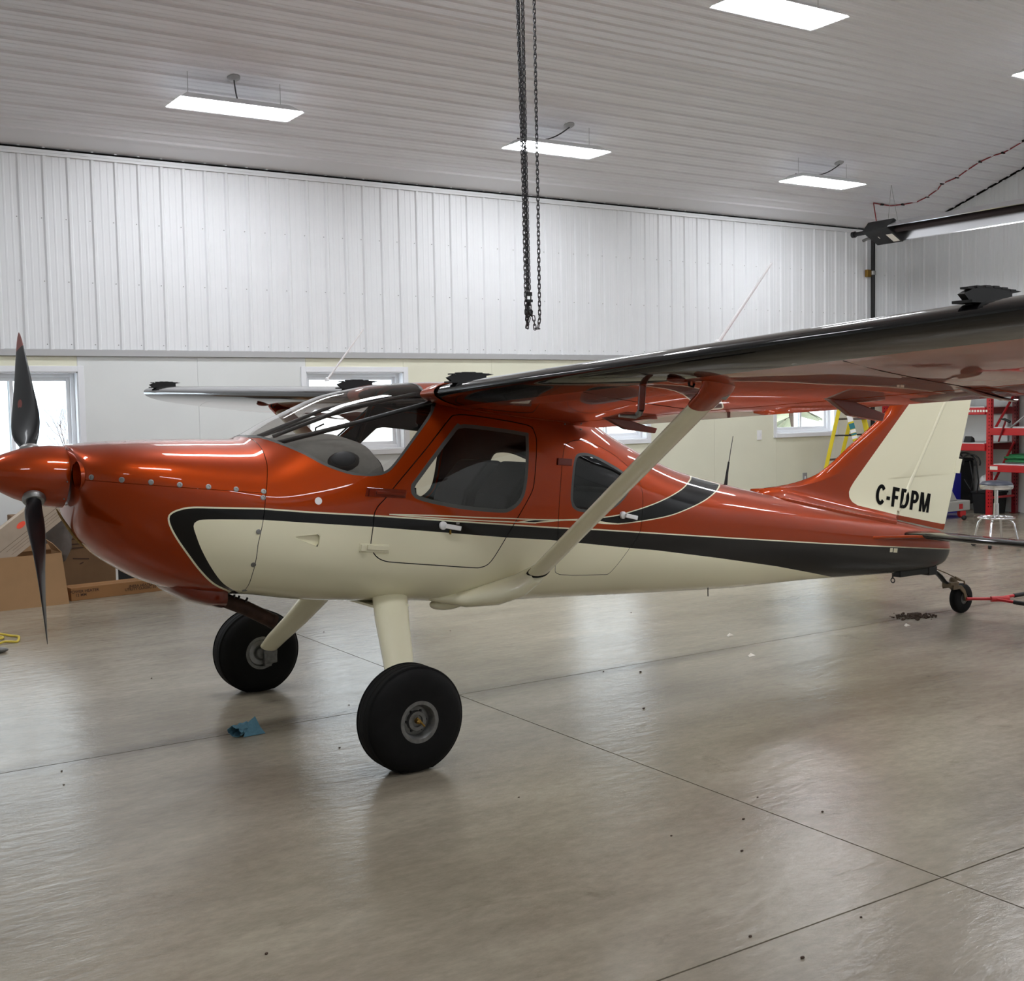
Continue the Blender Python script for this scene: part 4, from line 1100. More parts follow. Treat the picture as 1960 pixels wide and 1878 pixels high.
# tailplane and elevator
for sg in (-1, 1):
    def sp(s, f, up, x0=7.08, x1=7.80):
        c = x1-x0; yt = .085*5*(0.2969*math.sqrt(f)-0.126*f-0.3516*f*f+0.2843*f**3-0.1036*f**4)*c
        return Vector((x0+f*c, YC+sg*s, .678-.075*f+(yt if up else -yt)))
    FS = [0, .005, .02, .05, .10, .18, .28, .40, .52]
    lp = strip(FS[::-1], FS[1:]); n = len(lp); q = MB()
    stt = [(.05, 7.06), (.5, 7.08), (1.30, 7.12), (1.36, 7.16)]
    q.add([sp(s, f, u, x0) for s, x0 in stt for f, u in lp], [(i*n+k, i*n+(k+1) % n, (i+1)*n+(k+1) % n, (i+1)*n+k) for i in range(3) for k in range(n)]+[tuple(3*n+k for k in range(n))])
    sb = q.build('stabilizer', M['black'], plane, smooth=True, angle=45)
    FE = [.535, .62, .75, .88, 1.0]; lp = strip(FE[::-1], FE[:-1]); n = len(lp); q = MB()
    q.add([sp(s, f, u, x0) for s, x0 in [(.09, 7.06)]+stt[1:] for f, u in lp], [(i*n+k, i*n+(k+1) % n, (i+1)*n+(k+1) % n, (i+1)*n+k) for i in range(3) for k in range(n)]+[tuple(3*n+k for k in range(n)), tuple(range(n))])
    q.build('elevator', M['black'], sb, smooth=True, angle=45)
    q = MB()
    out = [(6.60, .12, .70), (6.80, .185, .695), (7.0, .235, .688), (7.10, .262, .68), (7.20, .27, .672), (7.24, .15, .67), (7.24, .02, .675), (6.6, .02, .70)]
    v = [Vector((x, YC+sg*y, z)) for x, y, z in out]; k = len(v)
    mid = [p+Vector((0, 0, -.022)) for p in v]
    q.add(v+mid, [tuple(range(k)), tuple(range(2*k-1, k-1, -1))]+[(i, (i+1) % k, k+(i+1) % k, k+i) for i in range(k)])
    q.build('stabilizer_fairing', M['orange'], plane, bevel=.006, seg=2)
# whip antenna and low grey vent on the rear deck
b0 = on_y(1388, 929, YC); b1 = on_y(1395, 884, YC); b2 = on_y(1403, 835, YC)
an = MB().tube([b0-Vector((0, 0, .02)), b0.lerp(b1, .5), b1], [.013, .008, .006], 10).build('whip_antenna', M['blackmatte'], fus, smooth=True)
MB().tube([b1, b2], [.003, .002], 6).build('antenna_whip', M['blackmetal'], an)
dr = on_y(1355, 1128, YC-.15); MB().tube([dr+Vector((0, 0, .02)), dr+Vector((0, 0, -.045))], .0035, 6).build('drain_tube', M['blackmetal'], fus)
q = MB(); q.ellipsoid((3.12, YC-.28, .618), (.11, .05, .035)); q.build('belly_antenna', M['cream'], fus, smooth=True)

# tail wheel
TW = Vector((7.86, YC, .116))
q = MB(); q.box((7.10, YC-.035, .350), (7.50, YC+.035, .405)); q.box((7.42, YC-.04, .335), (7.52, YC+.04, .40)); tg = q.build('tailwheel_mount', M['blackmetal'], plane, bevel=.006)
MB().tube([(7.06, YC, .385), (7.06, YC, .35)], .006, 8).lathe([(-.0, .017), (.004, .022), (.008, .017), (.004, .012)], (7.056, YC, .33), (1, 0, 0), 16, close=True).build('tie_down_ring', M['blackmetal'], tg, smooth=True)
q = MB(); q.tube([(7.46, YC, .372), (7.53, YC, .358), (7.60, YC, .315), (7.655, YC, .265), (7.70, YC, .245)], [.030, .030, .028, .026, .024], 12, flat=.45, ref=(0, 1, 0)); q.build('leaf_spring', M['blackmetal'], tg, smooth=True, angle=50)
q = MB(); q.box((7.68, YC-.04, .215), (7.78, YC+.04, .255)); q.lathe([(0, .0), (0, .034), (.06, .03), (.075, .018), (.075, 0)], (7.765, YC, .212), (0, 0, 1), 16)
for sy in (-1, 1):
    q.prism([(7.70, YC+sy*.047-.006, .235), (7.80, YC+sy*.047-.006, .225), (7.84, YC+sy*.047-.006, .19), (7.875, YC+sy*.047-.006, .12), (7.868, YC+sy*.047-.006, .095), (7.845, YC+sy*.047-.006, .10), (7.825, YC+sy*.047-.006, .16), (7.78, YC+sy*.047-.006, .20), (7.70, YC+sy*.047-.006, .20)], (0, .012, 0))
q.build('fork', M['tan'], tg, bevel=.003)
def tyre_prof(R, w, rim, n=15):
    """half-section of a balloon tyre about its axis: (axial, radius)"""
    out = []
    for k in range(n):
        t = PI*k/(n-1)
        c, s_ = math.cos(t), math.sin(t)
        out.append((-w/2*math.copysign(abs(c)**.62, c)*(1-.10*(1-s_)), rim+(R-rim)*s_**.70 if s_ > 0 else rim))
    return out
wh = MB().lathe(tyre_prof(.116, .076, .045), TW, (0, 1, 0), 48).build('tail_tyre', M['rubber'], tg, smooth=True)
MB().lathe([(-.034, .0), (-.034, .02), (-.03, .02), (-.026, .047), (.026, .047), (.03, .02), (.034, .02), (.034, 0)], TW, (0, 1, 0), 28).build('tail_rim', M['darkalu'], wh, smooth=True, angle=40)
q = MB(); q.tube([(7.50, YC-.02, .385), (7.62, YC-.05, .335), (7.70, YC-.065, .297)], .004, 6); q.tube([(7.70, YC-.065, .297), (7.745, YC-.075, .276)], .011, 10); q.tube([(7.745, YC-.075, .276), (7.79, YC-.078, .262), (7.80, YC-.075, .235)], .006, 8); q.build('steering_link', M['tan'], tg, smooth=True)

# ------------------------------------------------------------------ main gear
for sg in (-1, 1):
    q = MB()
    ps = [(2.745, .34, .715), (2.69, .47, .60), (2.635, .62, .465), (2.575, .77, .34), (2.548, .84, .275)]
    q.tube([(x, YC+sg*d, z) for x, d, z in ps], [.094, .090, .080, .070, .060], 28, flat=.48, ref=(1, 0, 0))
    lg = q.build('landing_gear_leg', M['cream'], plane, smooth=True, angle=60)
    if sg < 0:
        pass
    C = Vector((2.515, YC+sg*.965, .238))
    tp = tyre_prof(.2475, .205, .097, 19)
    tp = [(a, r) for a, r in tp]
    wheel = MB().lathe(tp, C, (0, 1, 0), 72).build('main_tyre', M['rubber'], plane, smooth=True, angle=60)
    me = wheel.data
    for v in me.vertices:                        # the contact patch is pressed flat
        z = v.co.z+ORG[wheel.name].z
        if z < 0.004: v.co.z += 0.004-z
    q = MB()                                     # tread grooves around the crown
    for a in (-.052, -.018, .018, .052): q.lathe([(a-.003, .2405), (a, .2475), (a+.003, .2405)], C+Vector((0, 0, .001)), (0, 1, 0), 72)
    for v_i, v in enumerate(q.v):
        if v[2] < .006: q.v[v_i] = (v[0], v[1], .006)
    tag(q.build('tread_rib', M['rubber'], wheel, smooth=True), kind='stuff')
    o_ = sg
    rimp = [(.060, 0.0), (.060, .026), (.070, .028), (.070, .044), (.052, .048), (.050, .066), (.062, .070), (.084, .074), (.092, .080), (.092, .098), (.082, .102), (.0, .098)]
    q = MB(); q.lathe([(a*o_, r) for a, r in rimp], C, (0, 1, 0), 44); q.lathe([(-a*o_, r) for a, r in rimp], C, (0, 1, 0), 44)
    rim = q.build('wheel_rim', M['darkalu'], wheel, smooth=True, angle=35)
    q = MB(); q.lathe([(.060*o_, 0), (.060*o_, .012), (.086*o_, .012), (.09*o_, .006), (.09*o_, 0)], C, (0, 1, 0), 6); q.tube([C+Vector((-.01, o_*.084, .02)), C+Vector((.026, o_*.088, -.024))], .0045, 8); q.build('axle_nut', M['brass'], rim)
    q = MB()
    for k in range(6):
        t = 2*PI*k/6; q.lathe([(.05*o_, 0), (.05*o_, .006), (.058*o_, .006), (.058*o_, 0)], C+Vector((.050*math.cos(t), 0, .050*math.sin(t))), (0, 1, 0), 6)
    q.build('rim_bolt', M['blackmetal'], rim)
    q = MB(); q.lathe([(-.10*o_, 0), (-.10*o_, .034), (-.066*o_, .036), (-.066*o_, 0)], C, (0, 1, 0), 22); q.box((2.52, YC+sg*.865-.022, .175), (2.60, YC+sg*.865+.022, .265)); q.box((2.525, YC+sg*.885-.03, .155), (2.57, YC+sg*.885+.03, .20))
    q.build('brake_caliper', M['darkalu'], lg, bevel=.006)
    MB().lathe([(-.075*o_, .045), (-.075*o_, .072), (-.069*o_, .072), (-.069*o_, .045)], C, (0, 1, 0), 40, close=True).build('brake_disc', M['alu'], wheel, smooth=True, angle=40)
MB().box((2.64, YC-.44, .655), (2.80, YC+.44, .668)).build('gear_plate', M['cream'], fus)

# ------------------------------------------------------------------ cabin interior
q = MB(); n = 25; secs = []
for x, zt2, w in ((2.13, 1.455, .36), (2.22, 1.50, .42), (2.34, 1.53, .44), (2.46, 1.54, .46), (2.56, 1.535, .475), (2.63, 1.51, .48), (2.66, 1.46, .48)):
    secs.append([(x, YC-w*math.cos(t), 1.24+(zt2-1.24)*max(0, math.sin(t))**.42) for t in np.linspace(0, PI, n)])
vs = [v for r_ in secs for v in r_]
q.add(vs, [(i*n+k, i*n+k+1, (i+1)*n+k+1, (i+1)*n+k) for i in range(len(secs)-1) for k in range(n-1)])
gs = q.build('glareshield', M['dash'], plane, smooth=True, angle=70)
q = MB(); q.prism([(2.645, y, z) for _, y, z in secs[-1]]+[(2.645, YC+.48, 1.02), (2.645, YC-.48, 1.02)], (.02, 0, 0)); q.build('instrument_panel', M['blackmatte'], plane)
q = MB(); q.ellipsoid((2.47, YC-.43, 1.40), (.09, .045, .055)); q.build('dash_recess', M['blackmatte'], gs, smooth=True)  # black bulge on the glareshield stands for the shade of a recess
for y in (-.23, .23):
    t = MB()
    t.prism([(2.92, YC+y-.19, .86), (3.40, YC+y-.19, .80), (3.44, YC+y-.19, .92), (2.94, YC+y-.19, .98)], (0, .38, 0))
    seat = t.build('seat', M['seat'], plane, bevel=.05, seg=4)
    t = MB(); t.prism([(3.36, YC+y-.185, .90), (3.48, YC+y-.185, .88), (3.74, YC+y-.17, 1.30), (3.71, YC+y-.16, 1.345), (3.62, YC+y-.16, 1.35), (3.45, YC+y-.17, 1.18)], (0, .36, 0))
    t.build('seat_back', M['seat'], seat, bevel=.04, seg=4)
    t = MB(); t.tube([(3.02, YC+y, .80), (2.98, YC+y, 1.02), (2.96, YC+y, 1.14)], .011, 10); t.tube([(2.96, YC+y, 1.14), (2.955, YC+y, 1.24)], .017, 10); t.build('control_stick', M['blackmatte'], plane, smooth=True)
MB().prism([(4.12, YC-.30, .75), (4.24, YC-.30, .75), (4.34, YC-.28, 1.15), (4.24, YC-.28, 1.18)], (0, .58, 0)).build('rear_seat', M['seat'], plane, bevel=.04, seg=3)
for sg in (-1, 1):
    for pts_, r_ in (([(2.20, YC+sg*.24, 1.50), (2.62, YC+sg*.36, 1.60), (3.02, YC+sg*.36, 1.69)], .012), ([(2.24, YC+sg*.10, 1.53), (2.62, YC+sg*.13, 1.66), (3.02, YC+sg*.16, 1.735)], .010),
                     ([(3.02, YC+sg*.36, 1.69), (3.95, YC+sg*.40, 1.585)], .014), ([(3.02, YC+sg*.36, 1.69), (2.95, YC+sg*.42, 1.46)], .012), ([(3.02, YC+sg*.16, 1.735), (3.20, YC+sg*.42, 1.67)], .009)):
        MB().tube(pts_, r_, 10).build('cabin_frame_tube', M['blackmetal'], plane, smooth=True)
for x, z in ((3.02, 1.70), (3.6, 1.66)): MB().tube([(x, YC-.42, z), (x, YC+.42, z)], .013, 10).build('cabin_frame_tube', M['blackmetal'], plane, smooth=True)
MB().tube([(2.70, YC+.44, 1.47), (2.71, YC+.44, 1.56), (2.76, YC+.44, 1.58)], .005, 8).build('mirror_arm', M['blackmatte'], plane, smooth=True)

# ================================================================== THINGS IN THE HANGAR
# --- tow bar hooked to the tail wheel
A = Vector((7.90, YC-.06, .112)); B_ = on_z(1958, 1137.5, .14); C_ = on_z(1958, 1155.5, .10)
t = thing('tow_bar', 'red tow bar with black grips hooked on the tail wheel', 'tow bar', (A.x, A.y, 0))
mid = A.lerp((B_+C_)/2, .42)
q = MB(); q.tube([A+Vector((-.05, .005, .004)), A, mid], .0125, 12); q.tube([mid+Vector((-.02, 0, 0)), mid+Vector((.10, -.07, 0))], .022, 12)
q.build('shaft', M['redpaint'], t, smooth=True)
for e_, nm in ((B_, 'arm'), (C_, 'arm')):
    d = (e_-mid); MB().tube([mid, mid+d*.72], .0115, 12).build('arm', M['redpaint'], t, smooth=True)
    MB().tube([mid+d*.70, e_+d*.06], .0165, 12).build('grip', M['blackmatte'], t, smooth=True)

# --- chains of a hoist, hanging from above
HY = 6.25
def link_mesh():
    q = MB(); n, r, a, b = 14, .0032, .0085, .0105
    pts = []
    for k in range(n):
        t_ = 2*PI*k/n; c, s_ = math.cos(t_), math.sin(t_)
        pts.append(Vector((a*c, 0, a*s_+math.copysign(b, s_) if abs(s_) > 1e-6 else 0)))
    m_ = 5; vs = []
    for k, p in enumerate(pts):
        tg_ = (pts[(k+1) % n]-pts[k-1]).normalized(); u = Vector((0, 1, 0)); w = tg_.cross(u)
        vs += [p+u*r*math.cos(2*PI*j/m_)+w*r*math.sin(2*PI*j/m_) for j in range(m_)]
    q.add(vs, [(k*m_+j, k*m_+(j+1) % m_, ((k+1) % n)*m_+(j+1) % m_, ((k+1) % n)*m_+j) for k in range(n) for j in range(m_)])
    return q
LK = link_mesh()
def chain(q, pts, pitch=.0275, tw=0.0):
    """links of alternating orientation along a polyline"""
    P = [Vector(p) for p in pts]; seg = [(P[i+1]-P[i]).length for i in range(len(P)-1)]; tot = sum(seg)
    k = 0; s_ = 0.0
    while s_ < tot:
        i, r_ = 0, s_
        while i < len(seg)-1 and r_ > seg[i]: r_ -= seg[i]; i += 1
        d = (P[i+1]-P[i]).normalized(); p = P[i]+d*r_
        z = d; x = Vector((1, 0, 0)) if abs(z.x) < .9 else Vector((0, 0, 1)); x = (x-z*x.dot(z)).normalized(); y = z.cross(x)
        a = tw+(PI/2 if k % 2 else 0)-.5; x2 = x*math.cos(a)+y*math.sin(a); y2 = z.cross(x2)
        q.add([p+x2*v[0]+y2*v[1]+z*v[2] for v in LK.v], LK.f); s_ += pitch; k += 1
    return q
ct = ceil_z(HY)
hook = on_y(1011, 585, HY)
t = thing('chain_hoist', 'dark steel hoist chains with hook hanging in front of the back wall', 'chain hoist', (hook.x, HY, ct))
pa, pb = on_y(990, 0, HY), on_y(1001, 340, HY); pc = on_y(1008, 560, HY)
tpx = on_y(980, -330, HY); top1 = Vector((tpx.x, HY, ct-.10))
chain(MB(), [top1, pb, on_y(1007, 600, HY)]).build('hand_chain', M['chain'], t, smooth=True)
chain(MB(), [top1+Vector((.022, .03, 0)), on_y(1004, 340, HY+.03), on_y(1011, 560, HY+.03)], .020, .4).build('load_chain', M['chain'], t, smooth=True)
chain(MB(), [top1+Vector((.030, -.03, 0)), on_y(1007, 340, HY-.03), on_y(1013, 560, HY-.03)], .020, 1.0).build('load_chain', M['chain'], t, smooth=True)
r0_, r1_ = on_y(1022, 0, HY), on_y(1033, 605, HY)
topr = on_y(1016, -330, HY)
chain(MB(), [Vector((topr.x, HY, ct-.10)), on_y(1030, 400, HY), on_y(1033, 610, HY), on_y(1030, 629, HY), on_y(1024, 629, HY), on_y(1021, 604, HY)]).build('hand_chain', M['chain'], t, smooth=True)
q = MB(); h_ = on_y(1012, 566, HY); w_ = .014
q.obox(on_y(1012, 563, HY), (.017, 0, 0), (0, .014, 0), (0, 0, .012)); q.tube([on_y(1008, 562, HY), on_y(1008, 576, HY)], .004, 8); q.tube([on_y(1016, 562, HY), on_y(1016, 576, HY)], .004, 8); q.obox(on_y(1012, 576, HY), (.022, 0, 0), (0, .014, 0), (0, 0, .008)); q.lathe([(-.01, 0), (-.01, .015), (.02, .012), (.02, 0)], on_y(1012, 580, HY), (0, 0, -1), 12)
hk = q.build('hook_block', M['blackmetal'], t)
q = MB(); q.tube([on_y(x, y, HY) for x, y in ((1012, 582), (1010, 592), (1012, 600), (1017, 604), (1018, 596), (1016, 592))], [.007, .009, .012, .011, .008, .005], 10); q.build('hook', M['blackmetal'], t, smooth=True)
q = chain(MB(), [on_y(1008, 600, HY), on_y(1010, 628, HY)], .02, .3); chain(q, [on_y(1014, 588, HY), on_y(1012, 612, HY), on_y(1009, 624, HY)], .02, 1.1); chain(q, [on_y(1010, 585, HY), on_y(1008, 612, HY)], .02, .8); q.build('chain_end', M['chain'], t, smooth=True)
q = MB(); q.box((top1.x-.10, HY-.10, ct-.12), (top1.x+.25, HY+.10, ct-.02)); q.build('hoist_body', M['blackmetal'], t, bevel=.01)

# --- tube heater along the right wall
HX, zc, y0, YE = 13.60, 3.965, 10.965, -2.0
PHI = math.radians(26.5)
def hr(a, y, b): return Vector((HX+a*math.cos(PHI)+b*math.sin(PHI), y, zc-a*math.sin(PHI)+b*math.cos(PHI)))
t = thing('tube_heater', 'black burner box with long reflector and tube hung below the ceiling on the right', 'heater', (HX, 11.0, 3.9))
q = MB()
q.add([hr(a, y, b) for y in (y0, y0+.45) for a, b in ((-.19, -.02), (.19, -.02), (.13, .17), (-.13, .17))],
      [(0, 1, 2, 3), (4, 7, 6, 5), (0, 4, 5, 1), (1, 5, 6, 2), (2, 6, 7, 3), (3, 7, 4, 0)])
bx = q.build('burner_box', M['blackmatte'], t, bevel=.008)
q = MB(); q.add([hr(-.04, y0+.03, -.022), hr(.15, y0+.03, -.022), hr(.15, y0+.14, -.022), hr(-.04, y0+.14, -.022)], [(0, 1, 2, 3)]); q.build('data_plate', M['paper'], bx)
q = MB(); q.add([hr(-.02, y0+.28, -.022), hr(.03, y0+.28, -.022), hr(.03, y0+.295, -.022), hr(-.02, y0+.295, -.022)], [(0, 1, 2, 3)]); q.build('box_lettering', M['paper'], bx)
MB().tube([hr(-.05, y0+.42, .06), hr(-.05, y0+.72, .06)], .030, 12).tube([hr(-.05, y0+.70, .06), hr(-.05, y0+.75, .06)], .045, 12).build('air_inlet', M['blackmetal'], t, smooth=True, angle=40)
MB().tube([hr(.06, y0+.44, .03), hr(.06, y0+.55, .03), hr(.05, y0+.62, .0)], .02, 10).build('gas_valve', M['darkalu'], t, smooth=True)
sec_ = [(-.195, .0), (-.19, .012), (-.11, .135), (-.05, .165), (.05, .165), (.11, .135), (.19, .012), (.195, 0)]
v = [hr(a, y, b) for y in (y0+.01, YE) for a, b in sec_]; k = len(sec_); q = MB()
q.add(v, [(i, i+1, k+i+1, k+i) for i in range(k-1)])
rf = q.build('reflector', M['reflector'], t)
rf.modifiers.new('sheet', 'SOLIDIFY').thickness = .005
MB().tube([hr(-.02, y0+.1, .06), hr(-.02, YE, .06)], .048, 20).build('radiant_tube', M['tube'], t, smooth=True)
for y in (y0+.1, y0-2.5, y0-5.2, y0-8):
    for a in (-.13, .13): MB().tube([hr(a, y, .17), (HX+.02, y, ceil_z(y)-.002)], .003, 5).build('hanger_chain', M['flash'], t)
# red cable and gas pipe
pts = [on_ceiling(x, y)+Vector((0, 0, -.012)) for x, y in [(1672, 387), (1688, 390), (1705, 392.5), (1728, 390), (1755, 385), (1775, 375), (1795, 361), (1803, 350), (1815, 345), (1832, 338), (1850, 325), (1876, 308), (1902, 296), (1920, 291), (1935, 283), (1960, 268), (1990, 250)]]
t = thing('red_cable', 'red cable pinned in loops across the ceiling to the heater', 'cable', pts[2])
MB().tube([hr(-.14, y0+.3, .17)]+pts, .008, 6).build('cable', M['redwire'], t, smooth=True)
q = MB()
for p in pts[1::2]: q.box((p.x-.03, p.y-.012, p.z-.012), (p.x+.03, p.y+.012, p.z+.012))
tag(q.build('cable_clips', M['blackmatte'], t), kind='stuff')
t = thing('gas_pipe', 'black vertical gas pipe on the back wall below the heater', 'pipe', (14.56, YB-.08, 0))
MB().tube([(14.56, YB-.08, 0), (14.56, YB-.08, 4.20)], .032, 14).build('pipe', M['blackmetal'], t, smooth=True, angle=60)
cp = on_y(1661, 522, YB-.08)
for z in (cp.z, 1.2):
    MB().tube([(14.56, YB-.08, z-.03), (14.56, YB-.08, z+.03)], .042, 14).build('pipe_clamp', M['alu'], t, smooth=True, angle=40)
    MB().box((14.44, YB-.075, z-.06), (14.54, YB-.022, z+.05)).build('clamp_block', M['brass'], t, bevel=.008)

# --- electrical boxes on the wall
for px, py, lb in ((1453, 833, 'white switch plate on the back wall beside the window near the ladder'), (1540, 914, 'grey outlet plate low on the back wall left of the tail fin')):
    p = on_y(px, py, YB)
    t = thing('outlet_plate', lb, 'outlet', (p.x, YB, p.z))
    MB().box((p.x-.045, YB-.012, p.z-.07), (p.x+.045, YB+.001, p.z+.07)).build('cover', M['white'] if px < 1500 else M['flash'], t, bevel=.004)
    MB().box((p.x-.012, YB-.018, p.z-.02), (p.x+.012, YB-.011, p.z+.02)).build('rocker', M['vinyl'], t, bevel=.002)

# --- yellow stepladder
vw, rg = Vector((.753, .658, 0)), Vector((.658, -.753, 0))
a0 = on_y(1615.5, 766, 11.2)
t = thing('stepladder', 'yellow fibreglass stepladder with aluminium steps behind the tail fin', 'ladder', (a0.x, a0.y, 0))
LT = a0.z+.02; base0 = Vector((a0.x, a0.y, 0)); off_ = vw*.36+rg*.19
def rail(name, a, b, w, d):
    v = (b-a); u = vw*w; n_ = v.cross(u).normalized()*d
    q = MB(); q.obox((a+b)/2, u, n_, v*.5); return q.build(name, M['yellow'], t, bevel=.005)
up3 = Vector((0, 0, LT))
fr_top = [base0+rg*.015+up3, base0+off_+rg*.015+up3]; re_top = [base0-rg*.035+up3, base0+off_-rg*.035+up3]
fr_bot = [base0+rg*.42-vw*.05, base0+off_+rg*.40+vw*.05]; re_bot = [base0-rg*.40-vw*.03, base0+off_-rg*.42+vw*.03]
fr = [rail('front_rail', b, a, .012, .036) for a, b in zip(fr_top, fr_bot)]
for a, b in zip(re_top, re_bot): rail('rear_rail', b, a, .011, .026)
for k in range(1, 6):
    f = k/6.0; a = fr_bot[0].lerp(fr_top[0], f); b = fr_bot[1].lerp(fr_top[1], f)
    MB().obox((a+b)/2, (b-a)*.5, rg*.038, (0, 0, .014)).build('step', M['alu'], t, bevel=.004)
    if k % 2:
        a = re_bot[0].lerp(re_top[0], f); b = re_bot[1].lerp(re_top[1], f); MB().obox((a+b)/2, (b-a)*.5, rg*.01, (0, 0, .014)).build('rear_brace', M['alu'], t)
for j in (0, 1): MB().tube([fr_bot[j].lerp(fr_top[j], .70), re_bot[j].lerp(re_top[j], .70)], .011, 8).build('spreader', M['blackmetal'], t)
MB().obox(base0+off_*.5+up3+Vector((0, 0, .03)), off_*.58, rg*.10, (0, 0, .035)).build('top_cap', M['yellow'], t, bevel=.012)
for f, l, mt in ((.87, .10, 'white'), (.775, .040, 'teal'), (.735, .022, 'white'), (.71, .014, 'teal'), (.685, .02, 'white'), (.60, .036, 'white')):
    v = (fr_top[0]-fr_bot[0]); u = vw*.0130; n_ = v.cross(vw).normalized()*.0365
    MB().obox(fr_bot[0].lerp(fr_top[0], f), u, n_, v.normalized()*l).build('rail_label', M[mt], fr[0])

# --- red pallet rack along the right wall
t = thing('pallet_rack', 'red steel pallet rack standing against the right wall', 'rack', (15.1, 10.3, 0))
RX0, RX1 = 14.80, 15.40
def post(x, y):
    q = MB(); q.box((x-.035, y-.035, 0), (x+.035, y+.035, 2.45)); q.box((x-.06, y-.05, 0), (x+.06, y+.05, .008))
    o = q.build('post', M['redpaint'] if x < 15 else M['reddark'], t, bevel=.004)
    q = MB()
    for k in range(44):
        z = .12+k*.05
        q.box((x-.0362, y-.018, z), (x-.0348, y-.006, z+.018)); q.box((x-.018, y-.0362, z), (x-.006, y-.0348, z+.018))
    tag(q.build('post_slots', M['darkgap'], o), kind='stuff'); return o
for y in (12.12, 10.30, 7.9):
    post(RX0, y); post(RX1, y)
    for k, (za, zb2) in enumerate(((.25, .25), (.35, 1.05), (1.1, 1.75), (1.8, 1.8))):
        MB().tube([(RX0, y, za), (RX1, y, zb2)], .018, 8).build('brace', M['redpaint'], t)
def beam(x, ya, yb, z): return MB().box((x-.025, ya, z-.05), (x+.025, yb, z+.05)).build('beam', M['redpaint'] if x < 15 else M['reddark'], t, bevel=.006)
def deck(ya, yb, z): return MB().box((RX0-.02, ya+.04, z+.05), (RX1+.02, yb-.04, z+.062)).build('shelf_board', M['ply'], t)
for z in (.965, 1.48, 2.05):
    beam(RX0-.04, 10.34, 12.08, z); beam(RX1+.0, 10.34, 12.08, z); deck(10.34, 12.08, z)
for z in (.675, 1.19, 1.76):
    beam(RX0-.04, 7.94, 10.26, z); beam(RX1+.0, 7.94, 10.26, z); deck(7.94, 10.26, z)
q = MB(); p = on_x(1902, 896, RX0-.066); q.box((p.x-.002, p.y-.06, p.z-.025), (p.x, p.y+.06, p.z+.025)); q.build('bay_label', M['paper'], t)
q = MB(); p = on_x(1865, 787, RX0-.067)
for k in range(9): q.box((p.x-.002, p.y+.18-k*.045, p.z-.016), (p.x, p.y+.15-k*.045, p.z+.016))
q.build('beam_lettering', M['paper'], t)
# things on the rack
t = thing('garden_hose', 'coiled green hose on the lower shelf of the red rack', 'hose', (15.0, 9.55, .74))
q = MB(); pts = []
for k in range(150):
    a = k/150*2*PI*5.3; r_ = .26+.03*math.sin(a*.37); pts.append((15.02+r_*.8*math.cos(a), 9.72+r_*1.6*math.sin(a), .765+.016*(k/26.0)+.006*math.sin(3*a)))
MB().tube(pts, .017, 8).build('hose', M['greenhose'], t, smooth=True)
def handtool(loc, d, ln, label, head):
    t = thing('hammer', label, 'hammer', loc)
    a = Vector(loc); b = a+Vector(d).normalized()*ln
    MB().tube([a, b], .013, 8).build('hammer_handle', M['reddark'] if head == 'r' else M['alu'], t)
    n_ = Vector(d).cross(Vector((1, 0, 0))).normalized()
    MB().tube([b-n_*.07, b+n_*.02, b+n_*.10+Vector((0, 0, -.03))], [.02, .018, .007], 8).build('hammer_head', M['blackmetal'], t, smooth=True)
handtool((14.74, 10.12, 1.05), (-.05, -.16, .34), .34, 'hammer with red handle hanging at the front beam of the rack', 'r')
handtool((14.76, 9.95, 1.245), (.35, -.75, .75), .55, 'long chrome bar hammer leaning on the middle shelf of the rack', 'c')
t = thing('parts_tray', 'yellow wooden tray on the top shelf of the rack', 'tray', (14.95, 10.02, 1.822))
q = MB(); q.box((14.82, 9.86, 1.822), (15.1, 10.16, 1.832))
for a in ((14.82, 9.86, 14.832, 10.16), (15.088, 9.86, 15.1, 10.16), (14.82, 9.86, 15.1, 9.872), (14.82, 10.148, 15.1, 10.16)): q.box((a[0], a[1], 1.83), (a[2], a[3], 1.89))
q.build('tray', mat('varnished_wood', (196, 160, 84), 0.6, noise=.1), t)
t = thing('oil_bottle', 'small white bottle standing in the yellow tray', 'bottle', (14.93, 10.05, 1.833))
MB().lathe([(0, 0), (0, .03), (.09, .03), (.11, .012), (.14, .012), (.14, 0)], (14.93, 10.05, 1.833), (0, 0, 1), 14).build('bottle', M['white'], t, smooth=True)
t = thing('white_bucket', 'white plastic bucket on the middle shelf of the red rack', 'bucket', (15.15, 9.75, 1.252))
MB().lathe([(0, 0), (0, .13), (.31, .155), (.32, .162), (.33, .155), (.33, .145), (.02, .12), (.02, 0)], (15.15, 9.75, 1.252), (0, 0, 1), 24).build('pail', M['white'], t, smooth=True, angle=40)
t = thing('wheel_chock', 'small dark part lying on the left shelf of the rack', 'part', (14.9, 10.72, 1.03))
MB().prism([(14.86, 10.66, 1.028), (14.98, 10.66, 1.028), (14.96, 10.66, 1.09), (14.90, 10.66, 1.12)], (0, .12, 0)).build('block', M['blackmatte'], t, bevel=.01)
t = thing('flat_panel', 'white panel leaning on the wall behind the left bay of the rack', 'panel', (15.43, 11.2, 1.028))
MB().box((15.425, 10.45, 1.03), (15.45, 12.0, 1.42)).build('sheet', M['white'], t)
t = thing('welder', 'black welding machine with loops of cable under the left bay of the rack', 'machine', (15.05, 11.0, 0))
q = MB(); q.box((15.0, 10.95, .10), (15.36, 11.55, .74)); q.box((14.97, 10.94, .74), (15.38, 11.57, .78)); q.build('case', M['blackmatte'], t, bevel=.02)
q = MB(); q.box((14.993, 11.05, .42), (14.999, 11.18, .55)); q.build('control_panel', M['darkalu'], t)
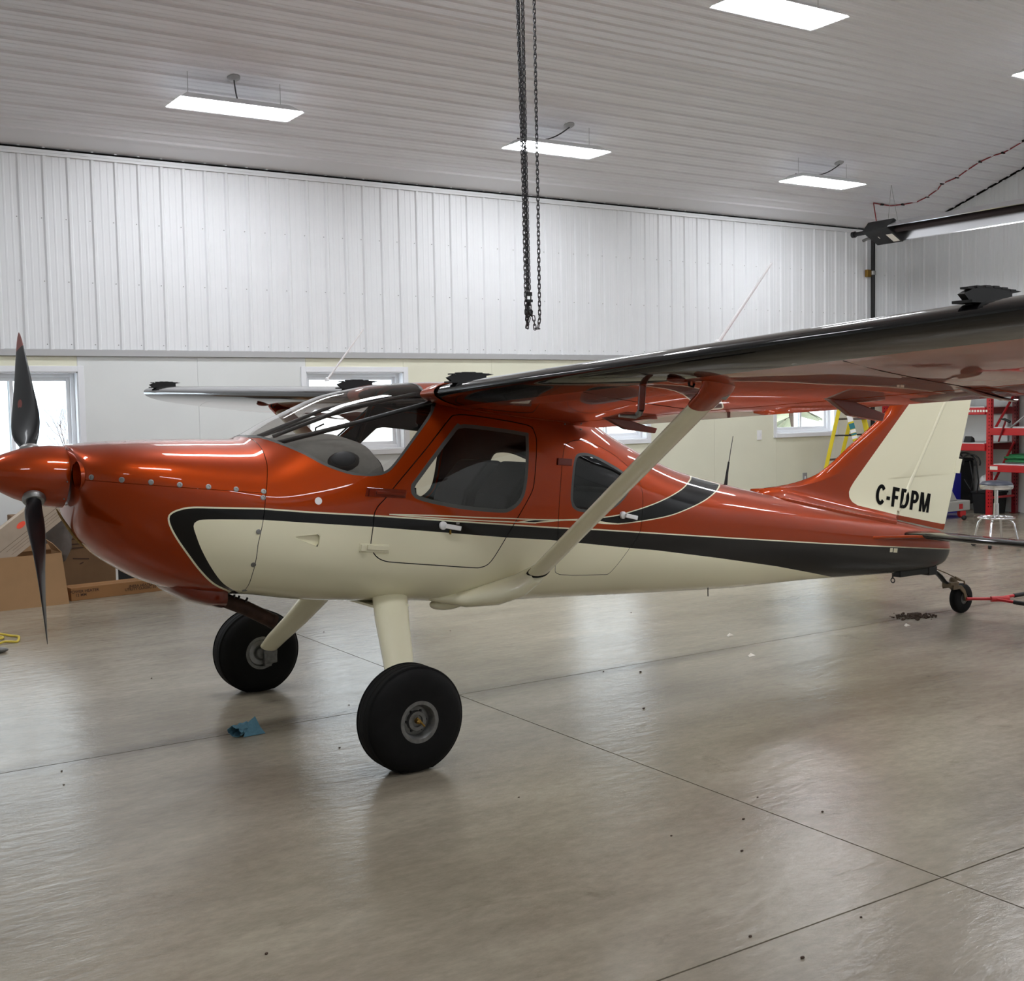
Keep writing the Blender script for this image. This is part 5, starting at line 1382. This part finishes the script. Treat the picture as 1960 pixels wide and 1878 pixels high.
for y in (11.05, 11.45): MB().lathe([(-.03, 0), (-.03, .09), (.03, .09), (.03, 0)], (15.05, y, .09), (1, 0, 0), 20).build('wheel', M['rubber'], t, smooth=True, angle=40)
q = MB()
for k, (y, r_) in enumerate(((10.95, .16), (10.72, .14), (10.60, .12))):
    q.tube([(14.83-.02*k, y+r_*1.3*math.cos(a), .74+r_*math.sin(a)) for a in np.linspace(-.3, PI+.3, 16)], .012, 8)
q.tube([(14.80, 10.62, .76), (14.78, 10.55, .5), (14.8, 10.60, .35), (14.79, 10.7, .5)], .011, 8); q.tube([(14.80, 10.52, .76), (14.78, 10.46, .48), (14.8, 10.5, .3)], .011, 8)
q.build('welding_cable', M['blackmatte'], t, smooth=True)
t = thing('storage_bin', 'black plastic bin on the floor behind the stool under the rack', 'bin', (15.1, 10.4, 0))
q = MB(); q.add([(14.95, 10.37, 0), (15.28, 10.37, 0), (15.28, 10.66, 0), (14.95, 10.66, 0), (14.93, 10.35, .30), (15.30, 10.35, .30), (15.30, 10.68, .30), (14.93, 10.68, .30)], [(0, 3, 2, 1), (4, 5, 6, 7), (0, 1, 5, 4), (1, 2, 6, 5), (2, 3, 7, 6), (3, 0, 4, 7)])
q.build('tub', M['blackmatte'], t, bevel=.012); MB().box((14.92, 10.34, .295), (15.31, 10.69, .32)).build('lid', M['blackmatte'], t, bevel=.006)
t = thing('plastic_bag', 'crumpled white plastic bag on the black bin', 'bag', (15.08, 10.5, .32))
q = MB(); q.ellipsoid((15.08, 10.5, .445), (.12, .15, .11), 18, 12); o = q.build('bag', M['white'], t, smooth=True); rnd = random.Random(3)
for v in o.data.vertices: v.co += Vector((rnd.uniform(-.016, .016), rnd.uniform(-.016, .016), rnd.uniform(-.012, .02)))

# --- low grey parts cart with red wheels, blue drum and blue board beside the rudder
t = thing('creeper_cart', 'low grey cart with red wheels standing beside the rudder', 'cart', (14.1, 10.45, 0))
cc = on_z(1823, 992, 0)
q = MB(); cx, cy = 14.10, 10.62
q.box((cx-.55, cy-.30, .10), (cx+.30, cy+.25, .24)); q.build('body', M['greypaint'], t, bevel=.012)
q = MB(); q.prism([(cx-.50, cy-.24, .24), (cx+.10, cy-.24, .24), (cx-.06, cy-.24, .44), (cx-.50, cy-.24, .44)], (0, .44, 0)); q.build('sloped_cover', M['greypaint'], t, bevel=.012)
for x in (cx-.45, cx+.16):
    for y in (cy-.26, cy+.2): MB().lathe([(-.025, 0), (-.025, .065), (.025, .065), (.025, 0)], (x, y, .066), (0, 1, 0), 20).build('wheel', M['redpaint'], t, smooth=True, angle=40)
MB().box((cx+.05, cy-.302, .13), (cx+.13, cy-.298, .20)).build('red_label', M['redpaint'], t)
bl_ = [on_y(px, py, 10.89) for px, py in ((1812, 962), (1838, 962), (1840, 905), (1822, 905))]
t = thing('blue_board', 'bright blue plastic sheet standing behind the grey cart', 'sheet', (bl_[0].x, 10.89, 0))
MB().prism([(bl_[0].x, 10.89, 0), (bl_[1].x, 10.89, 0)]+bl_[2:], (0, .02, 0)).build('sheet', M['blueplastic'], t)
t = thing('rubber_ball', 'small black ball on the floor between cart and stool', 'ball', (13.97, 10.11, 0))
MB().ellipsoid((13.97, 10.11, .035), (.035, .035, .035), 14, 10).build('ball', M['blackmatte'], t, smooth=True)

# --- chrome mechanic's stool
sx, sy = 11.68, 8.04
t = thing('shop_stool', 'round chrome rolling stool with dark grey seat right of the tail', 'stool', (sx, sy, 0))
hs = on_y(1900, 927, sy).z
MB().lathe([(-.035, 0), (-.035, .165), (-.02, .172), (.0, .172), (.025, .150), (.035, .10), (.037, 0)], (sx, sy, hs), (0, 0, 1), 36).build('seat', M['slate'], t, smooth=True)
MB().lathe([(-.055, .150), (-.055, .170), (-.03, .178), (-.008, .178), (-.008, .165)], (sx, sy, hs), (0, 0, 1), 36).build('seat_trim', M['chrome'], t, smooth=True)
MB().lathe([(0, 0), (0, .030), (.16, .028), (.16, .020), (hs-.38, .020), (hs-.38, .0)], (sx, sy, .33), (0, 0, 1), 18).build('column', M['chrome'], t, smooth=True, angle=40)
q = MB(); R_ = .19
q.tube([(sx+R_*math.cos(a), sy+R_*math.sin(a), .33) for a in np.linspace(0, 2*PI, 33)], .012, 10)
for k in range(4):
    a = PI/4*2*k+.35; q.tube([(sx, sy, .335), (sx+R_*math.cos(a), sy+R_*math.sin(a), .33)], .010, 8)
q.build('foot_ring', M['chrome'], t, smooth=True)
for k in range(4):
    a = PI/2*k+.35; c, s_ = math.cos(a), math.sin(a)
    MB().tube([(sx+.04*c, sy+.04*s_, .345), (sx+.13*c, sy+.13*s_, .335), (sx+.19*c, sy+.19*s_, .27), (sx+.235*c, sy+.235*s_, .075)], .0125, 10).build('leg', M['chrome'], t, smooth=True)
    MB().lathe([(-.014, 0), (-.014, .028), (.014, .028), (.014, 0)], (sx+.24*c, sy+.24*s_, .029), (-s_, c, 0), 18).build('caster', M['blackmatte'], t, smooth=True, angle=40)

# --- cardboard boxes below the propeller
t = thing('cardboard_box', 'open tan cardboard box on the floor behind the lower propeller blade', 'box', (1.9, 10.8, 0))
b0_, b1_ = on_z(0, 1170.5), on_z(133, 1155.5)
bd = (b1_-b0_).normalized(); b0_ = b0_-bd*.45; bn = Vector((-bd.y, bd.x, 0))
tp = on_y(118, 1058, b1_.y+.02); BH = tp.z
k0, k1 = b0_, b1_; j1 = Vector((tp.x, b1_.y+.02, 0))
dp = .34
v = [k0, k1, k1+bn*dp, k0+bn*dp]; vt_ = [k0+Vector((0, 0, BH)), j1+Vector((0, 0, BH)), j1+bn*(dp-.03)+Vector((0, 0, BH)), k0+bn*dp+Vector((0, 0, BH))]
q = MB(); q.add(v+vt_, [(0, 1, 5, 4), (1, 2, 6, 5), (2, 3, 7, 6), (3, 0, 4, 7), (0, 3, 2, 1)])
o = q.build('carton', M['card'], t); md = o.modifiers.new('sheet', 'SOLIDIFY'); md.thickness = .006
q = MB(); q.add([vt_[1], vt_[2], vt_[2]+Vector((-.05, -.03, .10)), vt_[1]+Vector((-.07, .03, .085))], [(0, 1, 2, 3)]); o = q.build('flap', M['card'], t); o.modifiers.new('sheet', 'SOLIDIFY').thickness = .005
q = MB(); q.add([vt_[3], vt_[2], vt_[2]+Vector((0, .05, .05)), vt_[3]+Vector((0, .05, .05))], [(0, 1, 2, 3)]); o = q.build('flap', M['card'], t); o.modifiers.new('sheet', 'SOLIDIFY').thickness = .005
t = thing('leaning_carton', 'long pale carton with orange sticker leaning out of the tan box', 'carton', (1.9, 10.95, .4))
yl = 11.0
ax_ = (on_y(112, 962, yl+.05)-on_y(0, 1050, yl-.10)); axn = ax_.normalized()
cen = on_y(52, 1008, yl-.03)
nf = axn.cross(Vector((0, 1, 0))).cross(axn).normalized()       # towards the back wall
wdt = axn.cross(nf).normalized()
q = MB(); q.obox(cen+axn*.10, axn*.50, wdt*.135, nf*.06); cb = q.build('carton', M['cardgrey'], t, bevel=.004)
fc = lambda a, b, o_=.0612: cen+axn*a+wdt*b-nf*o_
up_s = -1 if wdt.z > 0 else 1
q = MB(); q.add([fc(-.055+.045*math.sin(a), -up_s*.055+.024*math.cos(a), .062) for a in np.linspace(0, 2*PI, 20, endpoint=False)], [tuple(range(20))]); q.build('sticker', M['sticker'], cb)
q = MB()
for b_, l0_, l1_, h_ in ((.02, -.38, .55, .0014), (.052, -.30, .35, .001), (.075, -.25, .45, .001), (.098, -.28, .30, .0008)):
    q.add([fc(l0_, up_s*b_), fc(l1_, up_s*b_), fc(l1_, up_s*b_+h_*2), fc(l0_, up_s*b_+h_*2)], [(0, 1, 2, 3)])
q.build('carton_crease', M['ink'], cb)
t = thing('brown_carton', 'large brown carton lying against the wall behind the nose', 'carton', (2.8, 11.6, 0))
c0, c1 = on_y(122, 1115, 11.55), on_y(222, 1100, 11.55)
zt2 = on_y(130, 985, 11.55).z
MB().box((2.1, 11.55, 0), (c1.x, 12.0, zt2)).build('carton', M['carddark'], t, bevel=.006)
q = MB()                                        # faint line drawing printed on its front
for (a, b, c, d) in ((.42, .60, .74, .605), (.42, .55, .74, .555), (.42, .66, .60, .67), (.36, .45, .38, .72), (.30, .52, .36, .55), (.55, .42, .72, .40), (.62, .34, .66, .36)):
    x_ = 2.1+(c1.x-2.1)*a; x2_ = 2.1+(c1.x-2.1)*c; q.add([(x_, 11.548, zt2*b), (x2_, 11.548, zt2*d), (x2_, 11.548, zt2*d+.012), (x_, 11.548, zt2*b+.012)], [(0, 1, 2, 3)])
q.build('printed_drawing', M['ink'], t)
t = thing('grey_bag', 'rumpled grey bag stuffed between the leaning carton and the brown carton', 'bag', (2.42, 11.35, .4))
o = MB().ellipsoid((2.40, 11.32, .56), (.12, .14, .24), 20, 14).build('bag', mat('grey_cloth', (104, 98, 94), .9, noise=.2), t, smooth=True)
rnd = random.Random(9)
for v_ in o.data.vertices: v_.co += Vector((rnd.uniform(-.02, .02), rnd.uniform(-.02, .02), rnd.uniform(-.02, .02)))
t = thing('dark_panel', 'dark framed panel standing behind the long cardboard boxes', 'panel', (3.2, 11.7, 0))
c2 = on_y(226, 1100, 11.7)
MB().box((c2.x, 11.7, 0), (c2.x+.6, 11.73, .46)).build('panel', M['blackmatte'], t); MB().box((c2.x-.022, 11.695, 0), (c2.x, 11.735, .46)).build('frame', M['white'], t)
l0, l1 = on_z(130, 1152), on_z(322, 1129.5)
ld = (l1-l0).normalized(); l0 = on_z(137, 1151.2); l1 = l1+ld*.6; ln_ = Vector((-ld.y, ld.x, 0)); LH = on_y(134, 1127, on_z(134, 1151.5).y).z
for k in range(2):
    a = l0+ln_*(.004+.118*k); b = l1+ln_*(.004+.118*k)
    t = thing('long_carton', 'front one of two long brown cartons lying on the floor' if k == 0 else 'rear one of two long brown cartons lying on the floor', 'carton', (a+b)/2, 'long cartons behind the nose')
    q = MB(); q.obox((a+b)/2+ln_*.056+Vector((0, 0, LH/2)), ld*((b-a).length/2), ln_*.056, (0, 0, LH/2)); lc = q.build('carton', M['cardlong'], t, bevel=.003)
    if k == 0:
        for (px0, py0, txt, sz_, px1) in ((133, 1137, 'POWER HEATER', .036, 173), (144, 1142.5, '12 MM', .036, 158), (247, 1125.2, 'INFRA HEATER 50', .034, 285), (239, 1131.5, 'UTILITY CLASSIC 50', .034, 295)):
            cu = bpy.data.curves.new('printed_text', 'FONT'); cu.body = txt; cu.size = sz_; cu.offset = .0006
            tmp = bpy.data.objects.new('tmp', cu); me_ = bpy.data.meshes.new_from_object(tmp); bpy.data.objects.remove(tmp); bpy.data.curves.remove(cu)
            o = bpy.data.objects.new('printed_text', me_); COL.objects.link(o); me_.materials.clear(); me_.materials.append(M['ink'])
            p = None
            d_ = ray(px0, py0); n_ = -ln_; tt_ = (Vector(a)-Vector((0, 0, CAM_H))).dot(n_)/Vector(d_).dot(n_); p = Vector(d_)*tt_+Vector((0, 0, CAM_H))+n_*.003
            mm = Matrix.Identity(4)
            for i in range(3): mm[i][0], mm[i][1], mm[i][2], mm[i][3] = ld[i], (0, 0, 1)[i], n_[i], (p-_origin(t))[i]
            o.parent = lc; o.matrix_local = mm

# --- small things on the floor
c0 = on_z(8, 1228)
t = thing('extension_cord', 'yellow cord lying in loops on the floor at the left edge', 'cord', c0)
q = MB(); rnd = random.Random(2)
loopp = [on_z(*p)+Vector((0, 0, .007+.004*(k % 3))) for k, p in enumerate([(-60, 1238), (-30, 1212), (0, 1217), (20, 1218.5), (33, 1220.5), (36.5, 1224), (33, 1230), (20, 1231), (8, 1232.5), (-10, 1235), (-40, 1230), (-15, 1222), (2, 1221), (6, 1223.5), (0, 1227), (-20, 1229)])]
q.tube([Vector(p) for p in smooth(loopp, 6, False)], .009, 8); q.build('cord', M['cordyellow'], t, smooth=True)
c0 = on_z(2, 1250)
t = thing('grey_scrap', 'small grey rag scrap on the floor at the left edge', 'scrap', c0)
MB().ellipsoid((c0.x-.02, c0.y, .02), (.07, .03, .022), 12, 8).build('scrap', M['darkalu'], t, smooth=True)
# crumpled paper towel: a rolled tube on the left, a creased tent on the right
c0 = on_z(470, 1412)
t = thing('paper_towel', 'crumpled blue paper towel on the floor in front of the far wheel', 'towel', (c0.x, c0.y, 0))
mouth = on_z(449, 1413); tipb = on_z(474, 1401)
dr_ = (tipb-mouth).normalized(); sd = Vector((-dr_.y, dr_.x, 0)); q = MB(); n = 18
rings = []
rnd = random.Random(11)
for i in range(7):
    f = i/6.0; c = mouth.lerp(tipb, f); r1_ = .040*(1-.25*f); r2_ = .030*(1-.15*f)
    rings.append([c+sd*r1_*math.cos(2*PI*k/n)*(1+.12*math.sin(3*k+i))+Vector((0, 0, .002+r2_*(1+math.sin(2*PI*k/n))*(1+.10*math.sin(2*k+2*i))))-dr_*.012*math.sin(2*PI*k/n)*(i == 0) for k in range(n)])
vs = [p for rg in rings for p in rg]; q.add(vs, [(i*n+k, i*n+(k+1) % n, (i+1)*n+(k+1) % n, (i+1)*n+k) for i in range(6) for k in range(n)])
P = [on_z(466, 1412), on_z(508, 1404.5), on_z(500, 1396), on_z(474, 1398)]
ap = on_z(489, 1398)+Vector((0, 0, .075)); ap2 = on_z(476, 1403)+Vector((0, 0, .058)); mf = on_z(484, 1407)+Vector((0, 0, .012)); mr = on_z(499, 1402)+Vector((0, 0, .028))
up_ = Vector((0, 0, .003))
q.add([P[0]+up_, P[1]+up_, P[2]+up_, P[3]+up_, ap, ap2, mf, mr], [(0, 6, 5), (6, 4, 5), (6, 7, 4), (6, 1, 7), (7, 2, 4), (1, 2, 7), (2, 3, 4), (3, 5, 4), (3, 0, 5), (0, 1, 6)])
o = q.build('towel', M['shopcloth'], t); o.modifiers.new('sheet', 'SOLIDIFY').thickness = .0015
for (px, py, lb) in ((1399, 1218, 'white paper scrap on the floor below the rear fuselage, the left one'), (1440, 1257, 'tiny white paper scrap on the floor nearer the viewer'), (1738, 1199, 'thin white scrap on the floor beside the dirt')):
    p = on_z(px, py); t = thing('paper_scrap', lb, 'scrap', p)
    q = MB(); q.add([p+Vector((-.035, -.01, .003)), p+Vector((.03, .0, .004)), p+Vector((.012, .028, .018)), p+Vector((-.02, .02, .005)), p+Vector((0, .004, .014))], [(0, 1, 4), (1, 2, 4), (2, 3, 4), (3, 0, 4)]); q.build('scrap', M['paper'], t)
rnd = random.Random(4); q = MB(); c0 = on_z(1750, 1181)
for k in range(170):
    a = rnd.gauss(0, 1); b = rnd.gauss(0, 1); r_ = rnd.uniform(.004, .014)*(1.4 if abs(a)+abs(b) < 1 else .8)
    p = c0+Vector((a*.075, b*.055, r_*.5+.012*max(0, 1-a*a-b*b)*rnd.random()))
    q.ellipsoid(p, (r_*1.3, r_, r_*.8), 6, 4)
o = q.build('dirt_pile', M['dirt']); tag(o, 'small pile of brown dirt crumbs on the floor by the tail wheel', 'dirt', kind='stuff')
q = MB()
for px, py in ((118, 1477), (122, 1503), (290, 1299), (650, 1432), (668, 1350), (993, 1527), (1450, 1527), (1436, 1794), (1648, 1757), (1536, 1835), (510, 1827), (1574, 1555), (1423, 1569), (1420, 1630), (1155, 1286), (1226, 1287), (1232, 1357), (1208, 1173), (1285, 1601), (620, 1210), (862, 1208)):
    p = on_z(px, py); r_ = rnd.uniform(.003, .0065); q.ellipsoid((p.x, p.y, r_*.6), (r_*rnd.uniform(1, 2), r_, r_*.7), 6, 4)
tag(q.build('floor_crumbs', M['dirt']), 'tiny dark crumbs scattered over the concrete floor', 'crumbs', kind='stuff')
